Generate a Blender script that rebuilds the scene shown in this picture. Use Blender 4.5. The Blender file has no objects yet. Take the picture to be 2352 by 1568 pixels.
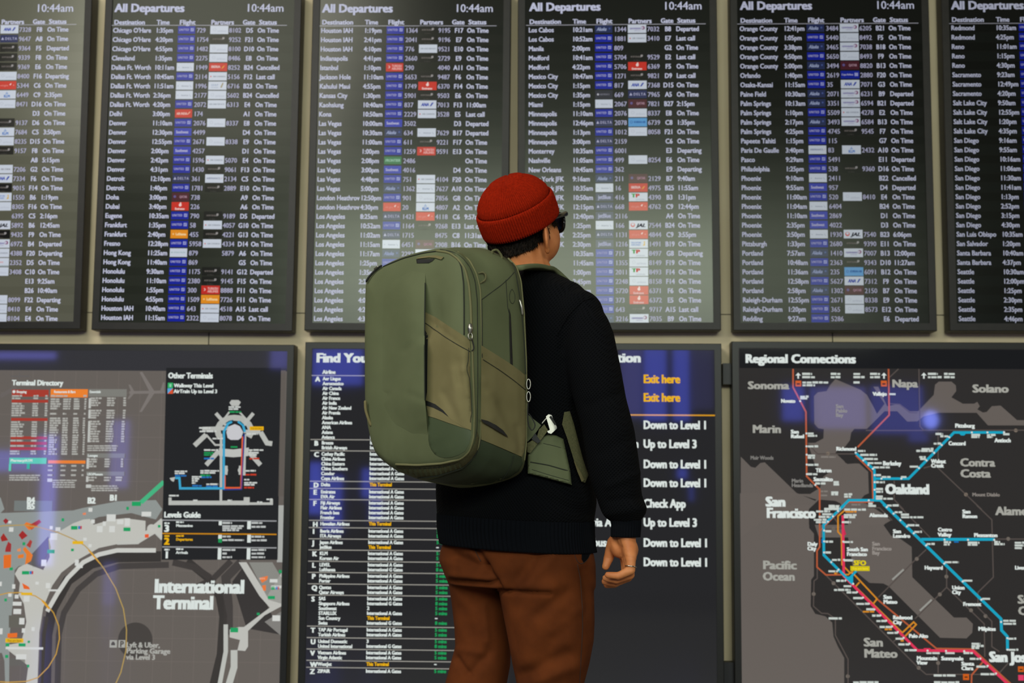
import bpy, bmesh, math, random
from math import sin, cos, pi, radians, sqrt, exp
from mathutils import Vector, Matrix
from mathutils.bvhtree import BVHTree
from mathutils.geometry import delaunay_2d_cdt

S = bpy.context.scene
COL = S.collection
random.seed(7)

# ------------------------------------------------------------------ camera
F_PX, CX, CY = 3267.0, 1176.0, 784.0
PITCH, YAW, ROLL = radians(6.09973), radians(-1.92227), radians(0.41708)
CAM = Vector((0, 0, 1.08))
_f = Vector((sin(YAW) * cos(PITCH), cos(YAW) * cos(PITCH), sin(PITCH)))
_r = Vector((cos(YAW), -sin(YAW), 0))
_u = _r.cross(_f)
C_R = cos(ROLL) * _r + sin(ROLL) * _u
C_U = -sin(ROLL) * _r + cos(ROLL) * _u
C_F = _f
cam_d = bpy.data.cameras.new('camera')
cam_o = bpy.data.objects.new('camera', cam_d)
COL.objects.link(cam_o)
cam_d.sensor_width = 36.0
cam_d.lens = F_PX / 2352.0 * 36.0
cam_d.clip_start = 0.05
M = Matrix.Identity(4)
for i in range(3):
    M[i][0], M[i][1], M[i][2], M[i][3] = C_R[i], C_U[i], -C_F[i], CAM[i]
cam_o.matrix_world = M
cam_d.dof.use_dof = True
cam_d.dof.focus_distance = 3.0
cam_d.dof.aperture_fstop = 6.5
S.camera = cam_o

def ray(px, py):
    return ((px - CX) / F_PX) * C_R - ((py - CY) / F_PX) * C_U + C_F
def U(px, py, y):                     # the point seen at a pixel, at world distance y
    d = ray(px, py)
    return CAM + d * (y / d.y)
def UPL(px, py, p0, n):               # the point seen at a pixel, on a plane
    d = ray(px, py)
    return CAM + d * ((p0 - CAM).dot(n) / d.dot(n))
def PX(P):                            # world point -> photo pixel
    v = P - CAM
    w = v.dot(C_F)
    return CX + F_PX * v.dot(C_R) / w, CY - F_PX * v.dot(C_U) / w

# ------------------------------------------------------------------ light
S.view_settings.view_transform = 'Standard'
S.view_settings.look = 'None'
S.view_settings.exposure = 0.0
S.view_settings.gamma = 1.0
W = bpy.data.worlds.new('world')
S.world = W
W.use_nodes = True
W.node_tree.nodes['Background'].inputs[0].default_value = (0.75, 0.80, 0.90, 1)
W.node_tree.nodes['Background'].inputs[1].default_value = 0.035

def area(name, loc, target, sx, sy, power, col):
    d = bpy.data.lights.new(name, 'AREA')
    d.shape = 'RECTANGLE'
    d.size, d.size_y = sx, sy
    d.energy = power
    d.color = col
    o = bpy.data.objects.new(name, d)
    COL.objects.link(o)
    o.location = loc
    o.rotation_euler = (Vector(target) - Vector(loc)).to_track_quat('-Z', 'Y').to_euler()
    return o
# assumed unseen area lights: behind the camera for screen haze, overhead, and side
area('assumed_rear_light', (0.2, -3.2, 3.15), (0.2, 5, 1.9), 5.6, 1.2, 300, (0.92, 1.0, 0.84))
area('assumed_overhead_light', (-2.3, 1.0, 4.0), (-0.1, 3.3, 1.1), 2.0, 1.6, 100, (1.0, 0.95, 0.86))
area('assumed_side_light', (5.0, 2.6, 2.2), (0.2, 3.2, 1.3), 1.2, 2.0, 28, (1.0, 0.86, 0.70))

# added blue lights, assumed and unseen, to show mirrored in the glossy lower displays
def add_blue_light(x0, y0, x1, y1, col, k=1.0, disk=False):
    yb = -3.4
    t = (5.1 + 5.1 - yb) / 5.1
    a, c = U(x0, y0, 5.1) - CAM, U(x1, y1, 5.1) - CAM
    w, h = abs(c.x - a.x) * t, abs(c.z - a.z) * t
    loc = Vector(((a.x + c.x) / 2 * t, yb, CAM.z + (a.z + c.z) / 2 * t))
    o = area('assumed_blue_light', loc, loc + Vector((0, 1, 0)), w, h, 1.0, col)
    o.data.energy = 22.0 * k * w * h
    if disk:
        o.data.shape = 'ELLIPSE'
BLUE, VIO = (0.10, 0.14, 1.0), (0.22, 0.22, 1.0)
for g in ((718, 800, 832, 884, BLUE, .8), (1479, 796, 1531, 966, BLUE, .8), (1546, 796, 1584, 966, BLUE, .8), (1425, 796, 1474, 958, VIO, .35), (1588, 796, 1640, 940, VIO, .12), (710, 1062, 736, 1180, BLUE, 1.0), (742, 1090, 784, 1225, BLUE, .7),
          (832, 1076, 851, 1142, BLUE, .8), (850, 1112, 876, 1200, BLUE, .5), (734, 1532, 776, 1600, BLUE, .6), (1556, 1076, 1578, 1098, BLUE, .8), (1582, 1108, 1594, 1150, BLUE, .4),
          (-60, 808, 128, 824, VIO, .7), (622, 796, 662, 846, VIO, .5), (-40, 1034, 84, 1082, BLUE, .6), (98, 1000, 120, 1300, VIO, .9), (84, 1000, 98, 1090, BLUE, .4), (256, 965, 292, 1120, VIO, .45), (238, 1290, 256, 1568, VIO, .28),
          (1797, 886, 1848, 966, BLUE, .7), (1862, 888, 1872, 970, BLUE, .7), (1874, 888, 1990, 984, VIO, .45), (2000, 886, 2122, 996, BLUE, .42), (2088, 996, 2132, 1014, BLUE, .4), (2121, 943, 2156, 984, (.2, .26, 1.0), 2.2, True)):
    k = 1.5 if g[0] < 300 else 1.15
    add_blue_light(*(g[:5] + (g[5] * k,) + g[6:]))

# ------------------------------------------------------------------ tools
def lin(c):
    c = c / 255.0
    return c / 12.92 if c <= 0.04045 else ((c + 0.055) / 1.055) ** 2.4
def rgb(c):
    return (lin(c[0]), lin(c[1]), lin(c[2]), 1.0)
MATS = {}
def pbr(name, col, rough=0.6, metal=0.0, spec=0.5, tint=None, bump=None, emit=None, tweak=None, sheen=0.0):
    if name in MATS:
        return MATS[name]
    m = bpy.data.materials.new(name)
    m.use_nodes = True
    nt = m.node_tree
    b = nt.nodes['Principled BSDF']
    b.inputs['Base Color'].default_value = rgb(col)
    b.inputs['Roughness'].default_value = rough
    b.inputs['Metallic'].default_value = metal
    b.inputs['Specular IOR Level'].default_value = spec
    if tint:
        b.inputs['Specular Tint'].default_value = (*tint, 1)
    if sheen:
        b.inputs['Sheen Weight'].default_value = sheen
    if emit is not None:
        b.inputs['Emission Color'].default_value = rgb(emit)
        b.inputs['Emission Strength'].default_value = 1.0
    if tweak:
        tweak(nt, b)
    MATS[name] = m
    return m
def noise_col(c2, scale=40, detail=4, fac=(0.35, 0.65), coord='Object', bump=0.0, bscale=None, bdist=0.002):
    """mix a second colour in by noise and add fine bump: woven or painted surfaces"""
    def tw(nt, b):
        tc = nt.nodes.new('ShaderNodeTexCoord')
        n = nt.nodes.new('ShaderNodeTexNoise')
        n.inputs['Scale'].default_value = scale
        n.inputs['Detail'].default_value = detail
        nt.links.new(tc.outputs[coord], n.inputs['Vector'])
        r = nt.nodes.new('ShaderNodeMapRange')
        r.inputs['From Min'].default_value, r.inputs['From Max'].default_value = fac
        nt.links.new(n.outputs['Fac'], r.inputs['Value'])
        mx = nt.nodes.new('ShaderNodeMix')
        mx.data_type = 'RGBA'
        mx.inputs['A'].default_value = b.inputs['Base Color'].default_value[:]
        mx.inputs['B'].default_value = rgb(c2)
        nt.links.new(r.outputs['Result'], mx.inputs['Factor'])
        nt.links.new(mx.outputs['Result'], b.inputs['Base Color'])
        if bump:
            n2 = nt.nodes.new('ShaderNodeTexNoise')
            n2.inputs['Scale'].default_value = bscale or scale * 8
            nt.links.new(tc.outputs[coord], n2.inputs['Vector'])
            bp = nt.nodes.new('ShaderNodeBump')
            bp.inputs['Strength'].default_value = bump
            bp.inputs['Distance'].default_value = bdist
            nt.links.new(n2.outputs['Fac'], bp.inputs['Height'])
            nt.links.new(bp.outputs['Normal'], b.inputs['Normal'])
    return tw

def link(name, me, parent=None, loc=None):
    o = bpy.data.objects.new(name, me)
    COL.objects.link(o)
    if parent:
        o.parent = parent
    if loc is not None:
        o.location = loc
    return o
def empty(name, loc, label, cat, group=None, rot=(0, 0, 0)):
    o = bpy.data.objects.new(name, None)
    COL.objects.link(o)
    o.location = loc
    o.rotation_euler = rot
    o['label'] = label
    o['category'] = cat
    if group:
        o['group'] = group
    o.empty_display_size = 0.05
    return o
def tag(o, label, cat, group=None):
    o['label'] = label
    o['category'] = cat
    if group:
        o['group'] = group
    return o
def setting(o):
    o['kind'] = 'structure'
    return o

class MB:
    """collects shapes and links them as one mesh"""
    def __init__(s):
        s.v, s.f, s.mi, s.mats = [], [], [], []
    def m(s, mat):
        if mat not in s.mats:
            s.mats.append(mat)
        return s.mats.index(mat)
    def add(s, vs, fs, mat):
        k = len(s.v)
        i = s.m(mat)
        s.v.extend(vs)
        for f in fs:
            s.f.append([a + k for a in f])
            s.mi.append(i)
    def box(s, a, b, mat):
        x0, y0, z0 = a
        x1, y1, z1 = b
        vs = [(x, y, z) for z in (z0, z1) for y in (y0, y1) for x in (x0, x1)]
        fs = [(0, 2, 3, 1), (4, 5, 7, 6), (0, 1, 5, 4), (2, 6, 7, 3), (0, 4, 6, 2), (1, 3, 7, 5)]
        s.add(vs, fs, mat)
    def build(s, name, parent=None, smooth=False):
        me = bpy.data.meshes.new(name)
        me.from_pydata([tuple(v) for v in s.v], [], s.f)
        for m_ in s.mats:
            me.materials.append(m_)
        me.polygons.foreach_set('material_index', s.mi)
        if smooth:
            me.polygons.foreach_set('use_smooth', [True] * len(me.polygons))
        me.update()
        return link(name, me, parent)

# glyphs of the built-in font, turned into flat meshes
_gl = {}
_fc = bpy.data.curves.new('glyph', 'FONT')
_fc.resolution_u = 2
_fo = bpy.data.objects.new('glyph', _fc)
def _mesh_of(s):
    _fc.body = s
    me = bpy.data.meshes.new_from_object(_fo)
    vs = [(v.co.x, v.co.y) for v in me.vertices]
    fs = [tuple(p.vertices) for p in me.polygons]
    bpy.data.meshes.remove(me)
    return vs, fs
def _mx(s):
    return max(v[0] for v in _mesh_of(s)[0])
_hh = _mx('HH')
CAPH = max(v[1] for v in _mesh_of('H')[0])
def glyph(c):
    if c not in _gl:
        vs, fs = _mesh_of(c) if c != ' ' else ([], [])
        _gl[c] = (vs, fs, _mx('H' + c + 'H') - _hh)
    return _gl[c]
def text_w(s):
    return sum(glyph(c)[2] for c in s)
def text(mb, s, x, z, cap, mat, y=0.0, width=None, xs=None, align='l', bold=0.03, shear=0.0, track=0.0):
    """x, z: left end and middle height of the capitals, in metres in the panel's own plane"""
    k = cap / CAPH
    w = text_w(s) + track * (len(s) - 1)
    sx = k * (xs or 1.0)
    if width:
        sx = width / w
    if align == 'r':
        x -= w * sx
    elif align == 'c':
        x -= w * sx / 2
    pen = 0.0
    offs = ((-bold, bold * .45), (bold, bold * .45), (-bold, -bold * .45), (bold, -bold * .45)) if bold > .02 else ((-bold, 0), (bold, 0))
    if bold > .041:
        offs += ((0, 0), (-bold, 0), (bold, 0))
    for c in s:
        vs, fs, adv = glyph(c)
        if vs:
            for d, e in offs:
                mb.add([(x + (pen + a + d + b * shear) * sx, y, z + (b + e) * k - cap / 2) for a, b in vs], fs, mat)
        pen += adv + track
    return w * sx

SCREEN_ROUGH = 0.3
GAIN = [1.0]                           # how bright this display is set
def glow(c, kind='board'):
    """lit pixels of a display behind its cover, or reflected haze put into its glow"""
    c = tuple(int(v * GAIN[0]) for v in c)
    key = 'lit_%s_%d_%d_%d' % ((kind,) + tuple(c))
    if kind == 'board':
        return pbr(key, (6, 6, 6), rough=0.21, spec=0.33, tint=(0.96, 1.0, 0.88), emit=c)
    if kind == 'dim':
        return pbr(key, (6, 6, 6), rough=0.21, spec=0.12, tint=(0.95, 1.0, 0.87), emit=c)
    return pbr(key, (4, 4, 4), rough=0.042, spec=0.5, emit=c)
# ------------------------------------------------------------------ the wall
YD, YW = 5.10, 5.185                  # front of the displays, face of the wall
m_wall = pbr('painted_wall', (216, 200, 168), rough=0.7, spec=0.3, tweak=noise_col((206, 190, 157), 3, 3))
m_gap = pbr('wall_joint', (60, 52, 40), rough=0.9)
b = MB()
b.box((-7, YW, -0.0), (7, YW + 0.15, 5.2), m_wall)
for (px, py) in ((1912, 765), (480, 765), (-900, 765), (3300, 765)):
    x = U(px, py, YW).x
    b.box((x - 0.0018, YW - 0.0006, 0.0), (x + 0.0018, YW + 0.01, 5.2), m_gap)
zz = U(1670, 722, YW).z
b.box((-7, YW - 0.0006, zz - 0.0016), (7, YW + 0.01, zz + 0.0016), m_gap)
setting(b.build('wall_back'))
b = MB()
m_floor = pbr('terrazzo_floor', (120, 116, 108), rough=0.25, tweak=noise_col((96, 92, 86), 60, 6))
b.box((-7, -6, -0.1), (7, YW + 0.15, 0.0), m_floor)
setting(b.build('floor'))
# dark brackets in the gap between the two right-hand map displays
m_blk = pbr('black_steel', (10, 11, 14), rough=0.5)
def bracket(px0, py0, px1, py1, label, group=None):
    a = U(px0, py1, YD + 0.03)
    c = U(px1, py0, YD + 0.03)
    b = MB()
    b.box((a.x, YD + 0.03, a.z), (c.x, YW, c.z), m_blk)
    return tag(b.build('mounting_bracket'), label, 'bracket')
bracket(1661, 834, 1683, 882, 'short black bracket between the two right-hand lower displays, near their tops')
bracket(1663, 1521, 1686, 1760, 'black mounting bracket between the two right-hand lower displays, at the bottom edge')

m_bez = pbr('display_bezel', (30, 27, 23), rough=0.45, spec=0.3, tweak=noise_col((25, 22, 19), 30, 3))
m_side = pbr('display_side', (16, 15, 14), rough=0.5)
m_bez2 = pbr('map_bezel', (25, 25, 22), rough=0.42, spec=0.35)

class Panel:
    """a display hung on the wall; content is placed in its own plane"""
    def __init__(s, name, xl, xr, zt, zb, rot, bez, label, cat, group, mat, kind, depth=0.07, bgcol=(10, 10, 10)):
        s.kind = kind
        s.cx, s.zb = (xl + xr) / 2, zb
        s.w, s.h = xr - xl, zt - zb
        s.rot = rot
        s.o = empty(name, (s.cx, YD, zb), label, cat, group, (0, -rot, 0))
        hw, h = s.w / 2, s.h
        bl, bt, bb = bez
        b = MB()
        y0, y1 = 0.0, depth
        # frame of four mitred bars around the recessed screen, then the back box
        o = [(-hw, 0), (hw, 0), (hw, h), (-hw, h)]
        i = [(-hw + bl, bb), (hw - bl, bb), (hw - bl, h - bt), (-hw + bl, h - bt)]
        ch = 0.002
        vs = []
        for (pts, y) in ((o, y0 + ch), ([(a + (ch if a < 0 else -ch), z + (ch if z < h / 2 else -ch)) for a, z in o], y0), (i, y0), (i, 0.008)):
            vs += [(a, y, z) for a, z in pts]
        fs = []
        for r in range(3):
            for k in range(4):
                j = (k + 1) % 4
                fs.append((r * 4 + k, r * 4 + j, r * 4 + 4 + j, r * 4 + 4 + k))
        b.add(vs, fs, mat)
        vs = [(a, y, z) for y in (y0 + ch, y1) for a, z in o]
        b.add(vs, [(k, 4 + k, 4 + (k + 1) % 4, (k + 1) % 4) for k in range(4)] + [(7, 6, 5, 4)], m_side)
        # deeper core behind, where the mount is
        b.box((-hw * 0.7, y1 - 0.005, h * 0.15), (hw * 0.7, YW - YD - 0.0008, h * 0.85), m_side)
        s.housing = b.build('housing', s.o)
        b = MB()
        b.box((-hw + bl - 0.001, 0.006, bb - 0.001), (hw - bl + 0.001, 0.014, h - bt + 0.001), glow(bgcol, kind))
        s.screen = b.build('screen', s.o)
        s.ly = 0.006
    def loc(s, px, py):
        p = U(px, py, YD)
        dx, dz = p.x - s.cx, p.z - s.zb
        c, q = cos(s.rot), sin(s.rot)
        return dx * c + dz * q, -dx * q + dz * c
    def layer(s):
        s.ly -= 0.0003
        return s.ly
# ------------------------------------------------------------------ departure boards
MM = 1 / 640.6                         # metres per photo pixel on the display plane
WHITE, LAV = (196, 199, 222), (176, 176, 205)
def tri(mb, pts, y, mat):
    mb.add([(a, y, z) for a, z in pts], [tuple(range(len(pts)))], mat)
def disc(mb, x, z, r, y, mat, n=12, rz=None):
    tri(mb, [(x + r * cos(2 * pi * k / n), z + (rz or r) * sin(2 * pi * k / n)) for k in range(n)], y, mat)
def rect(mb, x0, z0, x1, z1, y, mat):
    tri(mb, [(x0, z0), (x1, z0), (x1, z1), (x0, z1)], y, mat)

PALE = (196, 204, 216)
LOGO_BG = {'U': (14, 28, 150), 'SW': (40, 50, 165), 'AL': (34, 44, 84), 'D': (36, 42, 84), 'JB': (50, 54, 84), 'QR': (72, 26, 38),
           'EK': (196, 42, 30), 'TK': (190, 36, 28), 'VS': (196, 52, 40), 'IB': (190, 32, 24), 'AI': (190, 40, 28), 'LH': (222, 138, 24),
           'FR': (40, 110, 66), 'KE': (84, 150, 205), 'AM': (42, 42, 54), 'CM': (14, 32, 150), 'NZ': (12, 11, 12)}
def logo(mb, code, x0, x1, z, y, K):
    """one airline tile; z is its middle, drawn in the row's mesh"""
    h = 19.5 * MM
    w = x1 - x0
    g = lambda c: glow(c, K)
    bg = LOGO_BG.get(code, PALE)
    if code in ('U', 'SW', 'AL', 'D', 'JB', 'CM', 'FR'):
        h = 18.5 * MM
    else:
        h = 20.2 * MM
    rect(mb, x0, z - h / 2, x1, z + h / 2, y, g(bg))
    y -= 0.0003
    X = lambda f: x0 + w * f
    Z = lambda f: z + h * f
    def T(s, fx, fz, cap, fw, col, **k):
        text(mb, s, X(fx), Z(fz), cap * MM, g(col), y, width=w * fw, **k)
    if code == 'U':
        T('UNITED', .06, .03, 5.2, .58, LAV, track=.12)
        rect(mb, X(.74), Z(-.18), X(.93), Z(.24), y, g((150, 155, 205)))
        tri(mb, [(X(.78), Z(-.1)), (X(.80), Z(-.1)), (X(.91), Z(.2)), (X(.88), Z(.2))], y - .0002, g((30, 40, 150)))
        tri(mb, [(X(.76), Z(.06)), (X(.76), Z(.02)), (X(.92), Z(-.06)), (X(.92), Z(-.02))], y - .0002, g((30, 40, 150)))
    elif code == 'CM':
        T('Copa Airlines', .05, .03, 4.4, .62, LAV)
        rect(mb, X(.74), Z(-.18), X(.93), Z(.24), y, g((150, 155, 205)))
    elif code == 'SW':
        T('Southwest', .1, .0, 6.5, .72, LAV, bold=.05)
    elif code == 'AL':
        T('Alaska', .1, .0, 8, .55, (160, 172, 205), shear=.35)
        disc(mb, X(.84), Z(.05), 2.2 * MM, y, g((70, 88, 150)))
    elif code == 'D':
        tri(mb, [(X(.06), Z(-.16)), (X(.22), Z(-.16)), (X(.14), Z(.2))], y, g(LAV))
        T('DELTA', .28, .0, 6.5, .66, LAV, track=.12, bold=.02)
    elif code == 'JB':
        T('jetBlue', .14, .0, 9, .72, (180, 184, 208), bold=.04)
    elif code == 'AA':
        T('American', .32, -.05, 3.2, .42, (112, 120, 138), bold=.01)
        tri(mb, [(X(.78), Z(.06)), (X(.80), Z(.06)), (X(.90), Z(-.2)), (X(.87), Z(-.2))], y, g((130, 140, 165)))
        disc(mb, X(.12), Z(-.05), 1.2 * MM, y, g((150, 158, 178)))
    elif code == 'AC':
        disc(mb, X(.12), Z(-.02), 1.6 * MM, y, g((196, 70, 66)))
        T('AIR CANADA', .24, -.02, 3.4, .68, (110, 116, 128), bold=.02)
    elif code == 'W':
        disc(mb, X(.24), Z(.03), 4.0 * MM, y, g((182, 188, 202)))
        disc(mb, X(.24), Z(.03), 2.6 * MM, y - .0002, g(PALE))
        T('airlines', .4, -.12, 5, .5, (178, 184, 198), bold=.02)
    elif code == 'LN':
        T('AIR LINE SERVICE', .08, .0, 2.8, .84, (92, 104, 122), bold=.02)
    elif code == 'CX':
        disc(mb, X(.12), Z(.02), 1.4 * MM, y, g((110, 150, 150)))
        T('CATHAY PACIFIC', .2, .02, 3.2, .72, (120, 158, 160), bold=.02)
    elif code == 'AF':
        T('AIRFRANCE', .08, .02, 4.2, .74, (96, 104, 138), bold=.02)
        tri(mb, [(X(.86), Z(-.1)), (X(.88), Z(-.1)), (X(.93), Z(.14)), (X(.91), Z(.14))], y, g((180, 90, 90)))
    elif code == 'QF':
        T('GULF', .15, .08, 4, .4, (130, 150, 180), bold=.02)
        T('airways', .15, -.2, 3, .4, (150, 164, 186), bold=.02)
        tri(mb, [(X(.66), Z(-.25)), (X(.74), Z(-.25)), (X(.84), Z(.36)), (X(.76), Z(.3))], y, g((150, 136, 96)))
    elif code == 'HA':
        T('HAWAIIAN', .1, .03, 4.2, .6, (96, 76, 150), bold=.03)
        T('AIRLINES', .34, -.22, 2.2, .34, (150, 140, 180), bold=.02)
        disc(mb, X(.82), Z(.1), 4.4 * MM, y, g((124, 52, 96)))
        disc(mb, X(.79), Z(.1), 2.8 * MM, y - .0002, g((190, 186, 208)))
    elif code == 'NZ':
        T('AIR NEW ZEALAND', .14, .02, 3.6, .5, (128, 120, 116), bold=.02)
        disc(mb, X(.74), Z(.12), 2.8 * MM, y, g((150, 146, 146)))
        tri(mb, [(X(.6), Z(-.06)), (X(.72), Z(-.04)), (X(.82), Z(.3)), (X(.78), Z(.1))], y - .0001, g((150, 146, 146)))
        T('Star Alliance', .3, -.4, 2.4, .34, (72, 68, 66), bold=.02)
    elif code == 'EK':
        disc(mb, X(.5), Z(.14), 3.4 * MM, y, g((232, 206, 202)), rz=3.6 * MM)
        disc(mb, X(.52), Z(.34), 1.8 * MM, y, g((232, 206, 202)), rz=2.4 * MM)
        T('Emirates', .2, -.3, 5, .56, (232, 200, 196), bold=.05)
    elif code == 'TK':
        disc(mb, X(.16), Z(.04), 3.2 * MM, y, g((228, 190, 188)))
        disc(mb, X(.13), Z(.04), 2.5 * MM, y - .0002, g(LOGO_BG['TK']))
        T('TURKISH', .34, .16, 5.4, .58, (226, 170, 166), bold=.04)
        T('AIRLINES', .34, -.17, 5.4, .58, (226, 170, 166), bold=.04)
    elif code == 'LH':
        disc(mb, X(.16), Z(.0), 2.2 * MM, y, g((236, 190, 120)))
        T('Lufthansa', .3, .0, 6, .6, (240, 214, 160), bold=.04)
    elif code == 'IB':
        T('IBERIA', .12, .04, 5.4, .5, (226, 200, 196), bold=.04)
        tri(mb, [(X(.68), Z(-.2)), (X(.76), Z(-.14)), (X(.88), Z(.22)), (X(.78), Z(.1))], y, g((222, 160, 40)))
    elif code == 'AI':
        T('AIR INDIA', .1, -.02, 5.4, .62, (230, 190, 180), bold=.05)
        tri(mb, [(X(.72), Z(-.12)), (X(.78), Z(-.12)), (X(.9), Z(.2)), (X(.84), Z(.2))], y, g((226, 176, 150)))
    elif code == 'VS':
        T('virgin', .12, -.02, 4.6, .44, (216, 130, 122), bold=.02)
        tri(mb, [(X(.62), Z(.02)), (X(.7), Z(.0)), (X(.74), Z(.24)), (X(.68), Z(.2))], y, g((232, 206, 204)))
        disc(mb, X(.86), Z(.0), 1.2 * MM, y, g((220, 150, 142)))
    elif code == 'QR':
        disc(mb, X(.17), Z(.04), 3.2 * MM, y, g((96, 84, 140)))
        T('QATAR', .44, .02, 5.6, .44, (176, 140, 156), bold=.03)
    elif code == 'KL':
        disc(mb, X(.5), Z(.24), 1.4 * MM, y, g((90, 130, 190)))
        rect(mb, X(.42), Z(.06), X(.58), Z(.14), y, g((90, 130, 190)))
        T('KLM', .34, -.2, 6.4, .34, (70, 116, 186), bold=.05)
    elif code == 'TP':
        T('T', .14, .16, 8.5, .22, (70, 160, 60), bold=.06)
        T('P', .36, .16, 8.5, .2, (200, 70, 50), bold=.06)
        T('AIR PORTUGAL', .36, -.3, 2.2, .48, (130, 140, 150), bold=.01)
    elif code == 'SQ':
        T('SINGAPORE', .1, .12, 4, .54, (84, 120, 190), bold=.02)
        T('AIRLINES', .1, -.14, 4, .5, (84, 120, 190), bold=.02)
        tri(mb, [(X(.72), Z(-.24)), (X(.84), Z(-.24)), (X(.84), Z(.28)), (X(.76), Z(.24)), (X(.8), Z(.05))], y, g((206, 168, 60)))
    elif code == 'KE':
        disc(mb, X(.16), Z(.02), 3.2 * MM, y, g((40, 84, 150)))
        disc(mb, X(.16), Z(.02), 2.2 * MM, y - .0002, g(LOGO_BG['KE']))
        T('KOREAN AIR', .3, .02, 4.8, .62, (34, 72, 140), bold=.03)
    elif code == 'JL':
        disc(mb, X(.2), Z(.0), 5.2 * MM, y, g((196, 60, 60)))
        disc(mb, X(.2), Z(.06), 3.2 * MM, y - .0002, g(PALE))
        T('JAL', .4, -.04, 8, .46, (40, 40, 48), bold=.05, shear=.3)
    elif code == 'AN':
        T('ANA', .18, .0, 7.6, .4, (44, 66, 164), bold=.05, shear=.28)
        tri(mb, [(X(.64), Z(-.2)), (X(.72), Z(-.2)), (X(.86), Z(.24)), (X(.76), Z(.24))], y, g((40, 60, 160)))
    elif code == 'AM':
        disc(mb, X(.16), Z(.0), 2.4 * MM, y, g((190, 190, 200)))
        T('AEROMEXICO', .26, .0, 4, .56, (128, 128, 142), bold=.02)
    elif code == 'FR':
        T('FRONTIER', .06, .0, 6, .86, (150, 190, 165), bold=.05, shear=.2)
    elif code == 'AB':
        tri(mb, [(X(.16), Z(-.24)), (X(.22), Z(-.24)), (X(.26), Z(.26)), (X(.16), Z(.2))], y, g((200, 60, 50)))
        T('AIR CHINA', .34, -.02, 4.2, .54, (130, 130, 140), bold=.03)
    elif code == 'CR':
        T('airlines', .1, .04, 5, .6, (206, 130, 126), bold=.02)
        rect(mb, X(.0), Z(-.46), X(1), Z(-.40), y, g((90, 120, 110)))

def rows(txt):
    out = []
    for ln in txt.strip().split('\n'):
        f = [a.strip() for a in ln.split('|')]
        while len(f) < 7:
            f.append('')
        if f[6] == '' and f[5]:
            f[6] = 'On Time'
        out.append(f)
    return out
def expand(txt):
    """a leading = repeats the destination of the line above"""
    out = rows(txt)
    for i, r in enumerate(out):
        if r[0] == '=':
            r[0] = out[i - 1][0]
    return out
B1 = '''|||AN|7328|F8
|||D|9647|A8
|||NZ|9364|F5|Departed
|||NZ|9339|F8
|||NZ|9369|E6
|||W|8400|F16|Departing
|||VS|5344|C6
|||KL|6449|C9|2:35pm
|||W|8471|D16
||||| D3
|||NZ|9137|D6
|||KL|7684|C5|3:50pm
|||W|8235|D15
|||NZ|9157|F8
|||||A8|5:15pm
|||AB|7206|G2
|||AN|7334|F6
|||NZ|9015|F14
|||SQ|1550|B6|1:19pm
|||W|8305|F16
||||6395|C5|2:16pm
|||JL|5892|B6|12:45am
|||NZ|9435|F9
|||HA|6972|B4|Departed
|||AC|4388|F20|Departing
|||CR|2352|D5
|||W|3408|C10
|||||E13|9:25am
|||||B26|10:40am
|||W|8099|F22|Departing
|||W|8410|E4
|||W|8104|E4'''
B2 = '''Chicago O'Hare|1:35pm|U 729|W|8102|D5
=|4:20pm|U 1754|NZ|9252|F21
=|4:55pm|U 1482|W|8100|D10
Cleveland|1:35pm|U 2275|W|8486|E8
Dallas Ft. Worth|10:11am|AA 1949|IB|8252|B24|Cancelled
=|10:45am|U 2114|AC|5156|F12|Last call
=|11:51am|AA 1996|QF|6716|B23
=|2:36pm|AA 2177|W|5602|B24|Cancelled
=|4:20pm|U 2072|LN|6313|E4
Delhi|3:00pm|AI 174|||A1
Denver|11:10am|U 2076|W|8337|E8
=|12:30pm|SW 4499|||D4
=|12:55pm|U 2671|W|8338|E9
=|2:00pm|SW 4257|||D1
=|2:42pm|U 1596|AC|5070|E4
=|4:31pm|U 1430|NZ|9061|F13
Detroit|12:10pm|D 361|AF|2134|C5
=|1:40pm|U 1781|NZ|2889|E10
Doha|3:00pm|QR 738|||A9
Dubai|3:40pm|EK 226|||A6
Eugene|10:35am|U 790|NZ|9189|D5|Departed
Frankfurt|1:35pm|U 58|AC|4057|G10
=|2:40pm|LH 455|NZ|4221|G13
Fresno|12:28pm|U 5958|AC|4334|D14
Hong Kong|11:25am|CX 879||5879|A6
=|11:40am|U 869|||G5
Honolulu|9:30am|U 1175|NZ|9141|G12|Departed
=|11:10am|U 2380|NZ|9145|F15
=|1:55pm|U 300|TK|8888|F11
=|4:55pm|U 1509|LH|7726|F11
Houston IAH|10:40am|U 643|AC|4518|A15|Last call
=|11:15am|U 2322|W|8078|D6'''
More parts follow.
